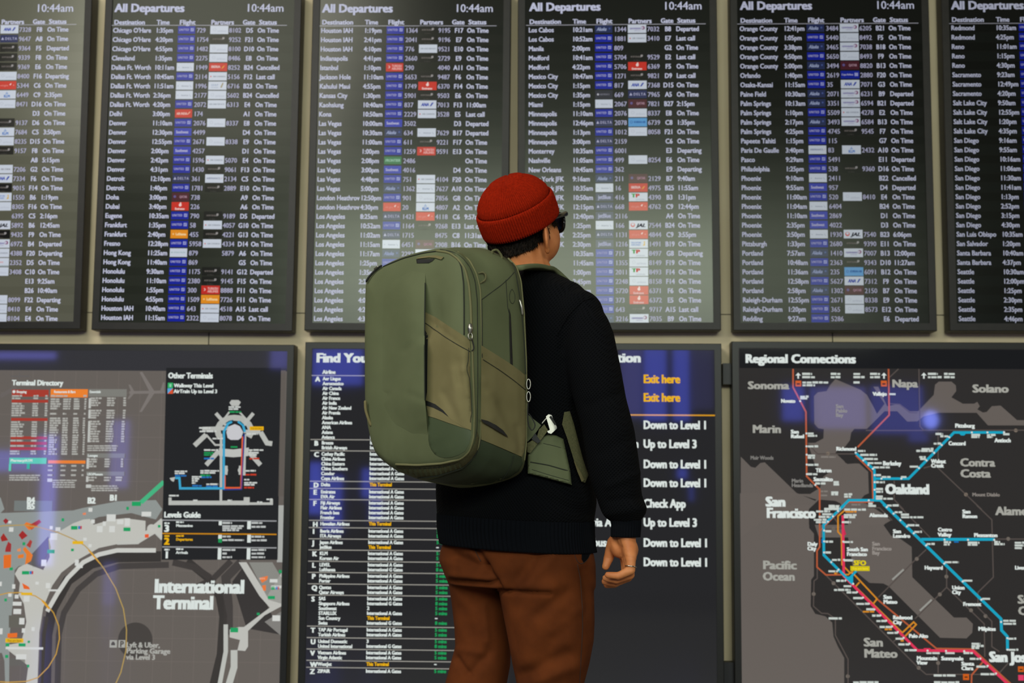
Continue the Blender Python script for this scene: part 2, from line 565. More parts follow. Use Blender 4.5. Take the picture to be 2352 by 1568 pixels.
B3 = '''Houston IAH|1:19pm|U 1364|NZ|9195|F17
=|2:41pm|U 2041|NZ|9196|E7
=|4:10pm|U 776|LN|9521|E10
Indianapolis|4:41pm|U 2660|NZ|2729|E9
Istanbul|1:10pm|TK 290||4040|A11
Jackson Hole|11:10am|U 5653|NZ|9487|F6
Kahului Maui|4:55pm|U 1749|EK|6370|F14
Kansas City|1:30pm|U 5901|NZ|9503|E6
Kaohsiung|10:40am|U 837|AN|7013|F13|11:00am
Kona|10:50am|U 2229|AC|3528|E5|Last call
Las Vegas|10:00am|SW 3502|||D3|Departed
=|10:30am|AL 634|AA|7629|B17|Departed
=|11:00am|U 611|NZ|9221|F17
=|1:00pm|U 1259|TK|9591|E13
=|2:08pm|FR 2486||||On Time
=|3:00pm|SW 4016|||D4
=|4:48pm|U 751|AC|4104|F20
=|5:00pm|AL 1362|AA|7627|A10
London Heathrov|12:50pm|U 901|W|7856|G8
=|4:30pm|VS 20|KL|4807|A2
Los Angeles|8:25am|D 1421|VS|4118|C6|9:57am
=|10:52am|U 1164|NZ|9268|E13|Last call
=|11:02am|D 1715||8475|C8|11:31am
=|11:15am|AA 6451|QR|2908|B16
=|11:17am|AL 2292|W||C1
=|1:25pm|U
=|1:35pm|U
=|2:25pm|U
=|4:05pm|U
=|4:05pm|U
=|4:25pm|U
=|4:35pm|U'''
B4 = '''Los Cabos|10:21am|AL 1344|HA|7032|B8|Departed
=|10:52am|U 1881|AC|3410|E7|Last call
Manila|2:00pm|U 809|||G2
Medford|10:41am|U 5704|NZ|9529|E2|Last call
=|4:22pm|U 5706|EK|6369|F5
Mexico City|10:47am|U 1271|NZ|9821|D9|Last call
=|1:15pm|U 817|AN|7368|D15
=|1:35pm|AM 669|D|7965|A5
Miami|1:15pm|AA 2067|QR|7821|B27|2:15pm
Minneapolis|11:10am|U 2076|W|8337|E8
=|12:46pm|D 2078|KE|6739|C8|1:35pm
=|1:13pm|U 1012|W|8058|F21
=|3:00pm|D 2159|||C6
Monterrey|10:35am|U 6001|||E3|Departing
Nashville|11:05am|U 499|W|8254|E6
New Orleans|10:45am|U 362|||E9|Departing
New York JFK|9:16am|AL 211|QR|2129|B7|9:40am
=|10:35am|AA 16|IB|4975|B25|11:55am
=|10:50am|JB 416|TP|4390|B3|1:31pm
=|12:15pm|D 668|VS|4762|C9|12:44pm
=|12:40pm|JB 2116|||A4
=|1:25pm|AA 166|JL|7544|B24
=|2:25pm|D 1131|VS|4844|C9|3:55pm
=|2:30pm|JB 1216|SQ|1491|B19
|10:35am|U 713|TP|8497|G8|Departing
|11:45am|U 1355|W|8149|F19
|1:00pm|U 2011|TP|8493|F14
|2:45pm|U 2248|W|8158|F14
|4:25pm|U 5720|EK|6371|F6
||U 373|EK|6372|E5
||U 643|NZ|9717|A15|Last call
||AL 3216|HA|7035|B9'''
B5 = '''Orange County|12:41pm|AL 3484|HA|6205|B21
=|1:05pm|U 5440|W|8492|F5
=|3:38pm|AL 3465|HA|7038|B18
=|4:50pm|U 5650|W|8493|F9
=|5:00pm|AL 3494|QR|8820|B13
Orlando|1:40pm|U 2619|CM|2880|F20
Osaka-Kansai|11:15am|U 35|AN|7071|G3
Paine Field|10:30am|AL 2071|HA|6231|B9|Departed
Palm Springs|10:13am|AL 3351|HA|6594|B21|Departed
=|1:10pm|U 5509|AC|4278|E2
=|2:17pm|AL 3493|HA|6584|B13
=|4:25pm|U 4745|NZ|9545|F7
Papeete Tahiti|1:15pm|U 115|||G7
Paris De Gaulle|3:40pm|AF 83|KL|2432|A10
Pasco|9:29am|U 5491|||E11|Departed
Philadelphia|1:25pm|U 538|NZ|9360|D16
Phoenix|9:10am|AA 2411|||B22|Cancelled
=|9:55am|SW 957|||D4|Departed
=|11:00am|U 520|W|8410|E4
=|11:04am|AA 6404|||B24
=|11:10am|SW 2869|||D1
=|2:35pm|SW 4022|||D3
=|3:50pm|AA 1930|JL|7540|B23|6:06pm
Pittsburgh|1:33pm|U 2680|NZ|9390|E11
Portland|7:57am|AL 1410|HA|7007|B13|12:00pm
=|10:48am|U 2363|NZ|9343|D10|11:27am
=|11:36am|AL 235|KE|6091|B12
=|12:58pm|U 5627|AN|7312|F9
=|2:58pm|AL 1302|QR|2150|B7
Raleigh-Durham|12:55pm|U 2671|W|8338|E9
=|1:20pm|U 365|W|8573|E12
Redding|9:27am|U 5286|||E6|Departed'''
_d6 = [('Redmond', '10:35am 4:25pm'), ('Reno', '11:01am 1:15pm 4:30pm'), ('Sacramento', '9:23am 12:49pm 4:20pm'),
       ('Salt Lake City', '9:50am 12:55pm 1:20pm 4:35pm'), ('San Diego', '9:16am 9:55am 10:16am 11:06am 11:30am 11:41am 1:13pm 2:52pm 3:15pm 4:30pm'),
       ('San Luis Obispo', '10:35am'), ('San Salvador', '1:20pm'), ('Santa Barbara', '10:40am 4:37pm'),
       ('Seattle', '10:30am 12:00pm 1:25pm 2:30pm 2:35pm 4:46pm')]
B6 = '\n'.join('%s|%s|U' % (d, t) for d, ts in _d6 for t in ts.split())

XROW = 92.0 * MM / text_w("Chicago O'Hare") / (11.2 * MM / CAPH)
def board(gain, xe, zb_px, rot, x0, y_title, y_head, y_line, y_first, y_last, data, label, kind, dark, slope=0.0):
    """xe: outer left and right edges as two photo points each"""
    xl = sum(U(px, py, YD).x for px, py in xe[0]) / len(xe[0]) if xe[0] else None
    xr = sum(U(px, py, YD).x for px, py in xe[1]) / len(xe[1]) if xe[1] else None
    WB = 0.7075
    GAIN[0] = 1.0
    if xl is None: xl = xr - WB
    if xr is None: xr = xl + WB
    zb = U(*zb_px, YD).z
    P = Panel('departure_board', xl, xr, zb + 1.274, zb, rot, (.0265, .0265, .0275), label, 'display',
              'row of departure boards along the wall', m_bez, kind, bgcol=dark)
    s = MM
    K = kind
    GAIN[0] = gain
    L0, L1, L2 = P.layer(), P.layer(), P.layer()
    wm = glow(WHITE, K)
    hx, _ = P.loc(x0, y_line)
    def at(off, y):                   # column offset in photo pixels, photo row -> panel plane
        return hx + off * s, P.loc(x0 + off * 0 + 2, y)[1]
    b = MB()
    x, z = at(2.5, y_title)
    if xe[0]:
        text(b, 'All Departures', x, z, 19.5 * s, wm, L1, width=168 * s, bold=.045)
        b.build('title_text', P.screen)
    b = MB()
    x, z = at(410, y_title)
    text(b, '10:44am', x, z, 19 * s, wm, L1, width=92 * s, bold=.012, align='r')
    b.build('clock_text', P.screen)
    b = MB()
    for lab, off, w in (('Destination', 2, 75), ('Time', 105, 31), ('Flight', 160, 38), ('Partners', 236, 55), ('Gate', 312, 30), ('Status', 351, 43)):
        x, z = at(off, y_head)
        if x > -P.w / 2 + .02:
            text(b, lab, x, z, 11 * s, wm, L2, width=w * s, bold=.04)
    x, z = at(-6, y_line)
    rect(b, max(x, -P.w / 2 + .0265), z - .9 * s, at(418, y_line)[0], z + .9 * s, L1, glow((150, 150, 158), K))
    b.build('column_headings', P.screen)
    for i, r in enumerate(expand(data)):
        y = y_first + (y_last - y_first) * i / 31.0
        b = MB()
        z = at(0, y)[1]
        band = dark if i % 2 else tuple(max(2, c - 4) for c in dark)
        rect(b, -P.w / 2 + .0275, z - 9.6 * s, P.w / 2 - .0275, z + 9.6 * s, L0, glow(tuple(v / gain for v in band), K))
        cap = 11.2 * s
        kw = dict(xs=XROW, bold=.034)
        X = lambda off: hx + off * s
        if r[0]:
            w = text_w(r[0]) * cap / CAPH * XROW
            text(b, r[0], X(0), z, cap, wm, L2, **(dict(width=100 * s, bold=.03) if w > 102 * s else kw))
        if r[1]:
            text(b, r[1], X(103.5), z, cap, wm, L2, **kw)
        fl = r[2].split()
        if fl:
            logo(b, fl[0], X(157), X(198), z + 1.0 * s, L1, K)
            if len(fl) > 1:
                text(b, fl[1], X(202), z, cap, glow(LAV, K), L2, xs=XROW * 1.04, bold=.019)
        if r[3]:
            logo(b, r[3], X(234.5), X(278), z + 1.0 * s, L1, K)
        if r[4]:
            text(b, r[4], X(280), z, cap, glow(LAV, K), L2, xs=XROW * 1.04, bold=.019)
        if r[5]:
            text(b, r[5], X(329), z, cap, wm, L2, align='c', **kw)
        if r[6]:
            text(b, r[6], X(348), z, cap, wm, L2, **kw)
        if b.v:
            b.build('flight_row', P.screen)
    GAIN[0] = 1.0
    return P
board(.97, ([], [(212.5, 0), (186, 755)]), (120, 756), .004, -221, 20, 51, 58, 69, 731, B1, 'leftmost departure board, cut off by the edge, with an evenly hazy grey screen', 'board', (84, 84, 70))  # haze reflected on the glass is put into this screen's even glow
board(.97, ([(240, 0), (208.5, 756)], [(689, 0), (672, 757)]), (440, 758.5), -.004, 259, 17, 50, 57, 68.5, 728.5, B2, 'departure board whose list runs from Chicago O\'Hare to Houston IAH', 'dim', (34, 37, 30))
board(.95, ([(718, 0), (697, 757)], [(1170, 0), (1169, 380)]), (900, 759.5), -.003, 737, 18, 50, 58.5, 69, 731, B3, 'departure board from Houston to Los Angeles, its lower half hidden by the backpack', 'board', (20, 21, 17))
board(.92, ([(1193, 0), (1191, 380)], [(1648.5, 0), (1658, 757)]), (1430, 758), .005, 1214, 15, 49, 57, 68, 732, B4, 'departure board behind the red beanie, its list starting with Los Cabos', 'board', (14, 15, 12))
board(.83, ([(1677, 0), (1684.5, 757)], [(2133, 0), (2153.5, 757)]), (1920, 759), .0012, 1699, 12, 46, 54, 65, 731, B5, 'departure board with a near-black screen listing Orange County to Redding', 'dim', (14, 15, 12))
board(.77, ([(2163, 0), (2180.5, 757)], []), (2340, 760), .0, 2185, 11, 44, 53, 63, 731, B6, 'rightmost departure board, cut off by the edge, listing Redmond to Seattle', 'dim', (14, 15, 12))
# ------------------------------------------------------------------ the three large lower displays
class Sheet:
    """draws map content on a panel from places read off the photograph (zoomed crops)"""
    def __init__(s, P, ox, oy, sc):
        s.P, s.ox, s.oy, s.sc = P, ox, oy, sc
        s.mb = None
        s.solo = None
        s.y = P.layer()
    def zoom(s, ox, oy, sc):
        s.ox, s.oy, s.sc = ox, oy, sc
    def px(s, a, b):
        return s.ox + a / s.sc, s.oy + b / s.sc
    def l(s, a, b):
        return s.P.loc(*s.px(a, b))
    def begin(s):
        s.mb = MB()
        s.y = s.P.layer()
    def up(s):
        s.y = s.P.layer()
    def end(s, name):
        s.solo = None
        return s.mb.build(name, s.P.screen) if s.mb.v else None
    def poly(s, pts, col, clip=True):
        q = [s.l(*p) for p in pts]
        if clip:
            q = clip_rect(q, s.P.box)
        if len(q) < 3:
            return
        tri(s.mb, q, s.y, glow(col, s.P.kind))
    def rect(s, x0, y0, x1, y1, col):
        xm, ym = (x0 + x1) / 2, (y0 + y1) / 2
        a, c = s.l(x0, ym)[0], s.l(x1, ym)[0]
        d, e = s.l(xm, y0)[1], s.l(xm, y1)[1]
        q = clip_rect([(a, e), (c, e), (c, d), (a, d)], s.P.box)
        if len(q) > 2:
            tri(s.mb, q, s.y, glow(col, s.P.kind))
    def line(s, pts, w, col, closed=False):
        q = [Vector(s.l(*p)) for p in pts]
        h = w / s.sc * MM / 2
        m = glow(col, s.P.kind)
        n = len(q)
        side = []
        for i in range(n):
            a = q[i - 1] if i or closed else None
            c = q[(i + 1) % n] if i < n - 1 or closed else None
            d1 = (q[i] - a).normalized() if a is not None else None
            d2 = (c - q[i]).normalized() if c is not None else None
            d1, d2 = d1 or d2, d2 or d1
            t = (d1 + d2).normalized()
            nn = Vector((-t.y, t.x))
            k = h / max(0.35, nn.dot(Vector((-d1.y, d1.x))))
            side.append((q[i] + nn * k, q[i] - nn * k))
        for i in range(n - 1 + (1 if closed else 0)):
            (a0, a1), (b0, b1) = side[i], side[(i + 1) % n]
            c = clip_rect([tuple(a0), tuple(a1), tuple(b1), tuple(b0)], s.P.box)
            if len(c) > 2:
                tri(s.mb, c, s.y, m)
    def text(s, t, x, y, cap, col, w=None, **k):
        a, z = s.l(x, y)
        mb = MB() if s.solo else s.mb
        text(mb, t, a, z, cap / s.sc * MM, glow(col, s.P.kind), s.y, width=w / s.sc * MM if w else None, **dict(dict(bold=.045), **k))
        if s.solo:
            mb.build(s.solo, s.P.screen)
    def dot(s, x, y, r, col, n=14):
        a, z = s.l(x, y)
        disc(s.mb, a, z, r / s.sc * MM, s.y, glow(col, s.P.kind), n)
    def words(s, x, y, w, h, col):
        """a line of print too small to read: word-length runs of type"""
        x1 = x + w
        rnd = random.Random(int(x * 7 + y * 13))
        while x < x1 - 1:
            q = min(rnd.uniform(h * 1.2, h * 4.5), x1 - x)
            s.rect(x, y - h / 2 + (h * .12 if rnd.random() < .5 else 0), x + q, y + h / 2, col)
            x += q + h * .35
def clip_rect(pts, box):
    x0, z0, x1, z1 = box
    for ax, lim, sg in ((0, x0, 1), (0, x1, -1), (1, z0, 1), (1, z1, -1)):
        out = []
        for i in range(len(pts)):
            a, b = pts[i - 1], pts[i]
            da, db = (a[ax] - lim) * sg, (b[ax] - lim) * sg
            if (da >= 0) != (db >= 0):
                t = da / (da - db)
                out.append((a[0] + (b[0] - a[0]) * t, a[1] + (b[1] - a[1]) * t))
            if db >= 0:
                out.append(b)
        pts = out
        if not pts:
            return []
    return pts

WB2 = (U(1657.5, 788, YD) - U(702, 788, YD)).x
def big(xl, xr, ztop, rot, label, bg):
    if xl is None: xl = xr - WB2
    if xr is None: xr = xl + WB2
    P = Panel('information_display', xl, xr, ztop, ztop - 1.52, rot, (.0245, .0235, .03), label, 'display',
              'lower information displays', m_bez2, 'map', bgcol=bg)
    hw = P.w / 2
    P.box = (-hw + .0245, .03, hw - .0245, P.h - .0235)
    return P
WT, SOFT, GRN, YEL = (212, 220, 216), (150, 150, 142), (30, 150, 84), (226, 172, 20)

# ---- left: the terminal map
P = big(None, (U(675.5, 790, YD).x + U(658, 1568, YD).x) / 2, U(300, 790, YD).z, 0.0,
        'large terminal map display at lower left, reading International Terminal', (101, 95, 90))
s = Sheet(P, 0, 770, 3.36)
s.begin()
GRID = (112, 104, 99)
for x in (40, 200, 370, 535, 700, 870, 1040, 1210):
    s.rect(x - 1.5, 275, x + 1.5, 2700, GRID)
for y in (440, 610, 780, 950, 1120):
    s.rect(-900, y - 1.5, 1280, y + 1.5, GRID)
s.zoom(0, 1160, 3.36)
for y in (500, 676, 850, 1022, 1200):
    s.rect(-900, y - 1.5, 2200, y + 1.5, GRID)
for x in (1330, 1500, 1670, 1840, 2010):
    s.rect(x - 1.5, 430, x + 1.5, 1400, GRID)
# roads and ramps in darker and lighter grey
DK, MD, LT = (58, 55, 53), (104, 98, 94), (128, 126, 120)
s.up()
s.line([(350, 1400), (360, 1000), (400, 800), (520, 580), (700, 450), (900, 400), (1240, 395)], 80, DK)
s.line([(440, 1400), (450, 1000), (490, 830), (600, 650), (740, 530), (920, 470), (1300, 460)], 46, (70, 66, 64))
s.line([(310, 1400), (330, 1000), (352, 860)], 40, (72, 68, 66))
s.line([(1440, 430), (1600, 560), (1690, 700), (1720, 860), (1700, 1150), (1640, 1400)], 60, DK)
s.line([(1780, 430), (1640, 570), (1500, 640)], 46, (66, 62, 60))
s.line([(1860, 440), (1740, 560), (1760, 780), (1760, 1000)], 70, (70, 66, 64))
s.line([(1330, 440), (1500, 480), (1620, 560)], 50, (66, 62, 60))
s.dot(1040, 1042, 134, (70, 66, 63), 40)
s.poly([(1790, 590), (1900, 440), (2170, 1000), (1900, 950)], (58, 55, 54))
s.up()
# concourses
ICE, PAPER, HALL = (142, 148, 145), (190, 190, 183), (190, 190, 184)
s.poly([(0, 60), (560, 40), (640, 20), (900, -30), (1200, -40), (1250, 30), (1200, 110), (1010, 60), (760, 90), (560, 170), (440, 210), (380, 260),
        (330, 330), (260, 380), (200, 460), (140, 470), (110, 500), (100, 700), (70, 1000), (66, 1390), (36, 1390), (30, 1200), (10, 1140), (-300, 1140), (-300, 60)], ICE)
s.poly([(-300, 120), (-300, -60), (0, -60), (30, 30), (0, 60)], ICE)
s.rect(105, -35, 400, 45, (116, 122, 120))
s.up()
s.poly([(440, 210), (560, 140), (640, 110), (690, 106), (720, 150), (860, 110), (960, 100), (1120, 120), (1120, 200), (1180, 150), (1250, 112), (1250, 260), (1200, 215),
        (1060, 300), (900, 300), (760, 330), (600, 420), (470, 520), (400, 620), (330, 790), (300, 980), (285, 1390), (195, 1390), (215, 1240), (150, 1190), (60, 1120),
        (40, 1080), (160, 1060), (200, 900), (180, 760), (140, 690), (150, 600), (110, 530), (140, 480), (200, 450), (330, 500), (380, 400), (370, 260)], PAPER)
s.poly([(230, 390), (370, 240), (390, 330), (310, 470), (250, 480)], (92, 90, 82))
s.poly([(64, 850), (64, 945), (180, 945), (180, 850)], (100, 98, 90))
s.poly([(70, 1240), (70, 1180), (190, 1180), (190, 1240)], (100, 98, 92))
s.line([(1200, 348), (900, 348), (760, 380), (640, 440), (520, 560), (440, 680), (360, 820)], 34, (200, 201, 195))
s.line([(1250, 112), (1170, 180), (1060, 285), (900, 290)], 30, (184, 186, 180))
s.line([(1170, 180), (1250, 260)], 26, (184, 186, 180))
s.dot(1165, 180, 34, (190, 190, 184))
s.rect(2140, 0, 2190, 440, (168, 170, 166))
s.line([(1740, 920), (1740, 1130), (1690, 1400)], 34, (184, 186, 180))
s.line([(1804, 1118), (1804, 1250), (1760, 1400)], 52, (184, 186, 180))
s.poly([(1770, 960), (1840, 940), (1880, 940), (2080, 790), (2000, 700), (1840, 440), (1900, 440), (2060, 700), (2170, 520), (2170, 780), (2040, 850), (1912, 970), (1912, 1090), (1890, 1125), (1830, 1120),
        (1850, 1040), (1770, 1020)], (188, 188, 182))
s.poly([(1920, 440), (2100, 440), (2170, 560), (2170, 760), (2070, 730)], (136, 136, 130))
s.poly([(2040, 900), (2170, 820), (2170, 1010)], (128, 126, 122))
s.up()
# terminal rooms and shops
for x, y, w, h in ((820, 70, 70, 54), (900, 110, 50, 36), (960, 100, 40, 60), (1090, 50, 74, 36), (700, 110, 28, 30), (790, 125, 24, 34), (745, 160, 44, 48), (840, 160, 44, 48),
                   (380, 160, 24, 26), (425, 170, 38, 30), (385, 215, 54, 52), (315, 420, 40, 50), (575, 420, 30, 46), (585, 460, 50, 24), (350, 600, 34, 40), (370, 650, 96, 14),
                   (90, 610, 24, 34), (110, 690, 30, 30), (180, 700, 44, 44), (95, 745, 68, 30), (100, 800, 60, 40), (145, 870, 40, 50), (165, 950, 26, 34), (240, 940, 24, 30),
                   (40, 1095, 290, 18), (120, 1150, 80, 40), (60, 120, 24, 20), (66, 170, 34, 34), (-30, 590, 40, 34), (-30, 950, 46, 46), (270, 590, 26, 22), (640, 250, 26, 24),
                   (60, 680, 26, 26), (680, 300, 24, 24), (680, 20, 30, 30), (2080, 570, 60, 26), (2090, 620, 80, 20), (2100, 850, 60, 44), (2000, 560, 44, 12)):
    s.rect(x, y, x + w, y + h, (208, 210, 206))
for pts, c in (([(20, 120), (40, 100), (66, 120), (40, 146)], (150, 44, 48)), ([(180, 150), (200, 130), (290, 160), (220, 192)], (226, 120, 40)),
               ([(210, 160), (300, 110), (316, 130), (240, 190)], (160, 50, 36)), ([(140, 230), (170, 195), (210, 235), (166, 266)], (158, 44, 40)),
               ([(0, 250), (24, 215), (60, 270), (10, 280)], (158, 44, 40)), ([(40, 330), (60, 280), (84, 300), (80, 360), (36, 360)], (158, 50, 50)),
               ([(24, 385), (84, 380), (80, 480), (24, 488)], (222, 108, 40)), ([(190, 320), (250, 385), (236, 430), (190, 460), (200, 380), (172, 340)], (224, 122, 40)),
               ([(135, 385), (180, 375), (180, 405), (135, 410)], (224, 122, 40)), ([(200, 310), (230, 265), (246, 280), (230, 330)], (168, 60, 46)),
               ([(168, 600), (220, 630), (228, 650), (180, 645)], (226, 100, 40)), ([(54, 990), (130, 985), (128, 1020), (54, 1024)], (226, 110, 40)),
               ([(2000, 560), (2066, 545), (2060, 575), (2020, 600)], (228, 120, 60)), ([(2020, 620), (2050, 615), (2050, 660), (2030, 660)], (228, 120, 60)),
               ([(130, 340), (156, 330), (156, 356), (130, 356)], (224, 140, 90)), ([(1115, 225), (1145, 222), (1145, 250), (1115, 250)], (226, 90, 50)), ([(636, 60), (660, 56), (660, 74), (636, 74)], (226, 130, 90))):
    s.poly(pts, c)
for x, y, w, h in ((545, 160, 50, 28), (950, 172, 54, 28), (362, 343, 56, 28), (166, 508, 56, 26), (1776, 945, 60, 36), (40, 1066, 28, 24), (140, 1066, 54, 24), (972, 12, 20, 24), (472, 100, 20, 24),
                   (545, 335, 22, 20), (170, 285, 22, 24), (70, 480, 26, 22), (30, 720, 20, 22), (36, 1155, 24, 24), (205, 1230, 18, 22), (210, 1045, 18, 18), (2092, 626, 26, 26), (2066, 700, 54, 24), (2150, 500, 22, 24), (1980, 830, 22, 18), (1216, 152, 20, 20)):
    s.rect(x, y, x + w, y + h, (34, 156, 96))
s.zoom(0, 770, 3.36)
s.line([(1262, 1130), (1085, 1290)], 34, (70, 178, 128))
s.rect(1015, 1283, 1085, 1316, (34, 160, 96))
s.zoom(0, 1160, 3.36)
for x, y in ((600, 160), (225, 508), (2125, 626)):
    s.rect(x, y, x + 16, y + 24, (50, 120, 190))
    s.rect(x + 16, y, x + 28, y + 24, (190, 60, 60))
s.up()
# walking-time rings
GOLD = (178, 150, 84)
s.line([(-80, 180), (20, 158), (180, 152), (300, 170), (440, 208), (560, 260), (650, 310), (710, 370), (800, 490), (890, 640), (950, 800), (974, 960), (970, 1120), (930, 1290), (880, 1400)], 8, GOLD)
s.line([(-40, 700), (60, 676), (160, 674), (270, 700), (340, 745), (410, 830), (450, 930), (456, 1030), (430, 1150), (370, 1250), (290, 1330), (200, 1360), (60, 1366), (-40, 1360)], 8, (196, 152, 60))
s.line([(680, 345), (770, 450)], 10, (226, 160, 40))
s.line([(320, 735), (375, 800)], 10, (226, 160, 40))
for x0, y0, x1, y1 in ((556, 276, 640, 300), (160, 674, 246, 694), (38, 1028, 178, 1060)):
    s.rect(x0, y0, x1, y1, (226, 178, 30))
s.up()
s.text('You are here', 54, 1044, 20, (130, 100, 20), w=110, bold=.02)
s.end('terminal_map')
# aircraft drawn in the background
s.zoom(0, 770, 3.36)
s.begin()
PL = (122, 116, 112)
s.line([(995, 440), (1270, 436)], 22, PL)
s.poly([(1150, 430), (1076, 285), (1095, 280), (1190, 430)], PL)
s.poly([(1150, 445), (1074, 590), (1092, 590), (1190, 445)], PL)
s.poly([(1010, 440), (990, 380), (1004, 380), (1040, 440)], PL)
s.poly([(1010, 440), (980, 490), (996, 490), (1040, 440)], PL)
s.poly([(1235, 425), (1258, 360), (1268, 360), (1266, 425)], PL)
s.end('aircraft_drawing')
s.begin()
s.line([(80, 315), (225, 315)], 12, (98, 94, 92))
s.line([(150, 285), (150, 335)], 10, (98, 94, 92))
s.line([(0, 470), (120, 400)], 30, (104, 98, 95))
s.end('aircraft_drawing')
s.begin()
s.rect(-1000, 115, 2215, 270, (52, 52, 56))
s.end('title_bar')
# directory table
s.begin()
s.text('Terminal Directory', 92, 364, 40, WT, w=402, bold=.06)
RED, ORG, GRY, TX = (164, 60, 48), (232, 128, 48), (124, 124, 118), (172, 172, 166)
s.rect(90, 418, 374, 472, RED)
s.rect(388, 414, 676, 478, ORG)
s.rect(684, 414, 976, 472, GRY)
for y in (507, 648, 790, 832, 873):
    s.rect(88 - (y - 507) * .03, y - 11, 370 - (y - 507) * .03, y + 11, RED)
s.rect(70, 944, 357, 990, (84, 196, 140))
s.rect(66, 990, 84, 1046, (84, 196, 140))
s.rect(205, 990, 228, 1030, (40, 170, 104))
s.rect(370, 964, 658, 988, ORG)
s.rect(668, 910, 962, 944, GRY)
s.rect(664, 1050, 958, 1082, GRY)
s.up()
for t, x, y, w in (('Shopping', 125, 434, 80), ('Restaurants & Bars', 415, 434, 170), ('Essentials', 690, 434, 88), ('Pharmacy/ATM', 80, 964, 172), ('Lounges', 676, 926, 78), ('USO/Museum', 672, 1070, 122)):
    s.text(t, x, y, 19, WT, w=w)
s.dot(106, 434, 12, WT)
def table(x, ys, cols, slope=-.04):
    for y in ys:
        for i, (cx, cw) in enumerate(cols):
            w = cw * (random.uniform(.55, 1) if i < 1 else random.uniform(.85, 1))
            s.words(x + cx + slope * (y - 470), y, w, 13.5, TX)
s.up()
table(92, (466, 485), ((0, 110), (165, 44), (256, 24)))
table(92, list(range(526, 634, 18)), ((0, 130), (160, 46), (256, 22)))
table(92, list(range(668, 780, 18)), ((0, 110), (160, 46), (258, 22)))
table(92, (812, 852, 894, 912), ((0, 120), (160, 46), (262, 18)))
table(392, (466,), ((0, 150), (250, 26)))
table(390, list(range(492, 572, 18)), ((0, 84), (98, 60), (180, 46), (262, 16)))
table(390, (604,), ((0, 70), (98, 30), (180, 40), (262, 14)))
table(390, list(range(640, 752, 18)), ((0, 90), (98, 46), (180, 46), (256, 18)))
table(390, list(range(770, 925, 18)), ((0, 66), (98, 50), (180, 50), (262, 16)))
table(390, (1006, 1040, 1078), ((0, 60), (98, 44), (180, 44), (262, 16)))
table(696, list(range(484, 552, 18)), ((0, 90), (130, 66), (256, 22)))
table(696, list(range(580, 640, 18)), ((0, 90), (130, 66), (256, 22)))
table(696, list(range(664, 824, 19)), ((0, 90), (130, 60), (250, 26)))
table(696, list(range(956, 1026, 18)), ((0, 74), (130, 46), (256, 18)))
table(696, (1096, 1116), ((0, 74), (130, 56), (220, 56)))
for x, y, w, n in ((672, 852, 236, 3), (70, 1080, 240, 3), (404, 1118, 190, 4), (702, 1162, 220, 3)):
    for k in range(n):
        s.words(x, y + k * 17, w * random.uniform(.88, 1), 11, TX)
for x, y0, y1 in ((692, 484, 562), (690, 572, 640), (686, 660, 824), (676, 946, 1028), (672, 1086, 1130)):
    s.rect(x - 9, y0, x + 9, y1, (190, 192, 188))
for x, y, w in ((364, 1104, 38), (662, 1150, 40)):
    s.rect(x, y, x + w, y + 26, (190, 192, 188))
for t, x, y in (('B4', 206, 1272), ('B5', 206, 1318), ('B2', 674, 1274), ('B1', 846, 1252)):
    s.text(t, x, y, 44, WT, w=62, bold=.07)
s.end('directory_table')
# inset with the other terminals and the levels guide
s.begin()
s.poly([(1282, 250), (2168, 250), (2142, 1731), (1246, 1731)], (36, 37, 39))
s.poly([(2168, 270), (2205, 270), (2192, 1240), (2146, 1240)], (96, 90, 84))
s.up()
s.text('Other Terminals', 1298, 309, 42, WT, w=350, bold=.06)
s.text('Walkway This Level', 1342, 386, 28, WT, w=310, bold=.055)
s.text('AirTrain Up to Level 3', 1340, 430, 28, WT, w=342, bold=.055)
s.rect(1294, 365, 1334, 406, (50, 170, 100))
s.poly([(1292, 408), (1334, 408), (1292, 450)], (90, 160, 210))
s.poly([(1334, 408), (1334, 450), (1292, 450)], (214, 84, 50))
s.rect(1306, 374, 1322, 398, (150, 210, 176))
LG = (180, 182, 177)
s.poly([(1770, 520), (1785, 498), (1840, 498), (1858, 515), (1840, 545), (1788, 545)], LG)
s.line([(1665, 600), (1745, 690)], 28, LG)
s.line([(1955, 600), (1880, 690)], 28, LG)
s.line([(1770, 590), (1716, 660)], 14, LG)
s.line([(1848, 590), (1910, 660)], 14, LG)
s.line([(1500, 850), (1590, 765)], 38, LG)
s.line([(1560, 720), (1800, 716)], 30, LG)
s.line([(1590, 765), (1660, 845), (1720, 845)], 14, LG)
s.line([(2010, 745), (2060, 830), (2100, 835)], 38, LG)
s.line([(2010, 745), (1880, 740)], 26, LG)
s.line([(1590, 1000), (1690, 890)], 36, LG)
s.line([(2010, 1000), (1920, 900)], 36, LG)
ring = [(1808 + 128 * cos(a), 735 - 100 * sin(a)) for a in [pi * k / 12 for k in range(-2, 15)]]
s.line(ring, 46, (176, 178, 172))
s.line([(1706, 760), (1704, 1280)], 20, LG)
s.line([(1890, 760), (1884, 1080)], 20, LG)
s.poly([(1690, 870), (1800, 880), (1920, 865), (1915, 930), (1800, 940), (1690, 930)], (186, 188, 184))
s.line([(1300, 1292), (1922, 1292)], 34, LG)
s.line([(1900, 1298), (2106, 1298)], 20, LG)
s.line([(2094, 1260), (2094, 1300)], 24, LG)
s.line([(1312, 1250), (1312, 1300)], 24, LG)
s.rect(1880, 1248, 1926, 1290, LG)
s.dot(1738, 1040, 22, LG)
s.dot(1856, 1040, 22, LG)
s.rect(1726, 1005, 1756, 1075, LG)
s.rect(1842, 1005, 1870, 1075, LG)
s.poly([(1308, 1100), (1352, 1092), (1340, 1130), (1320, 1120)], LG)
s.up()
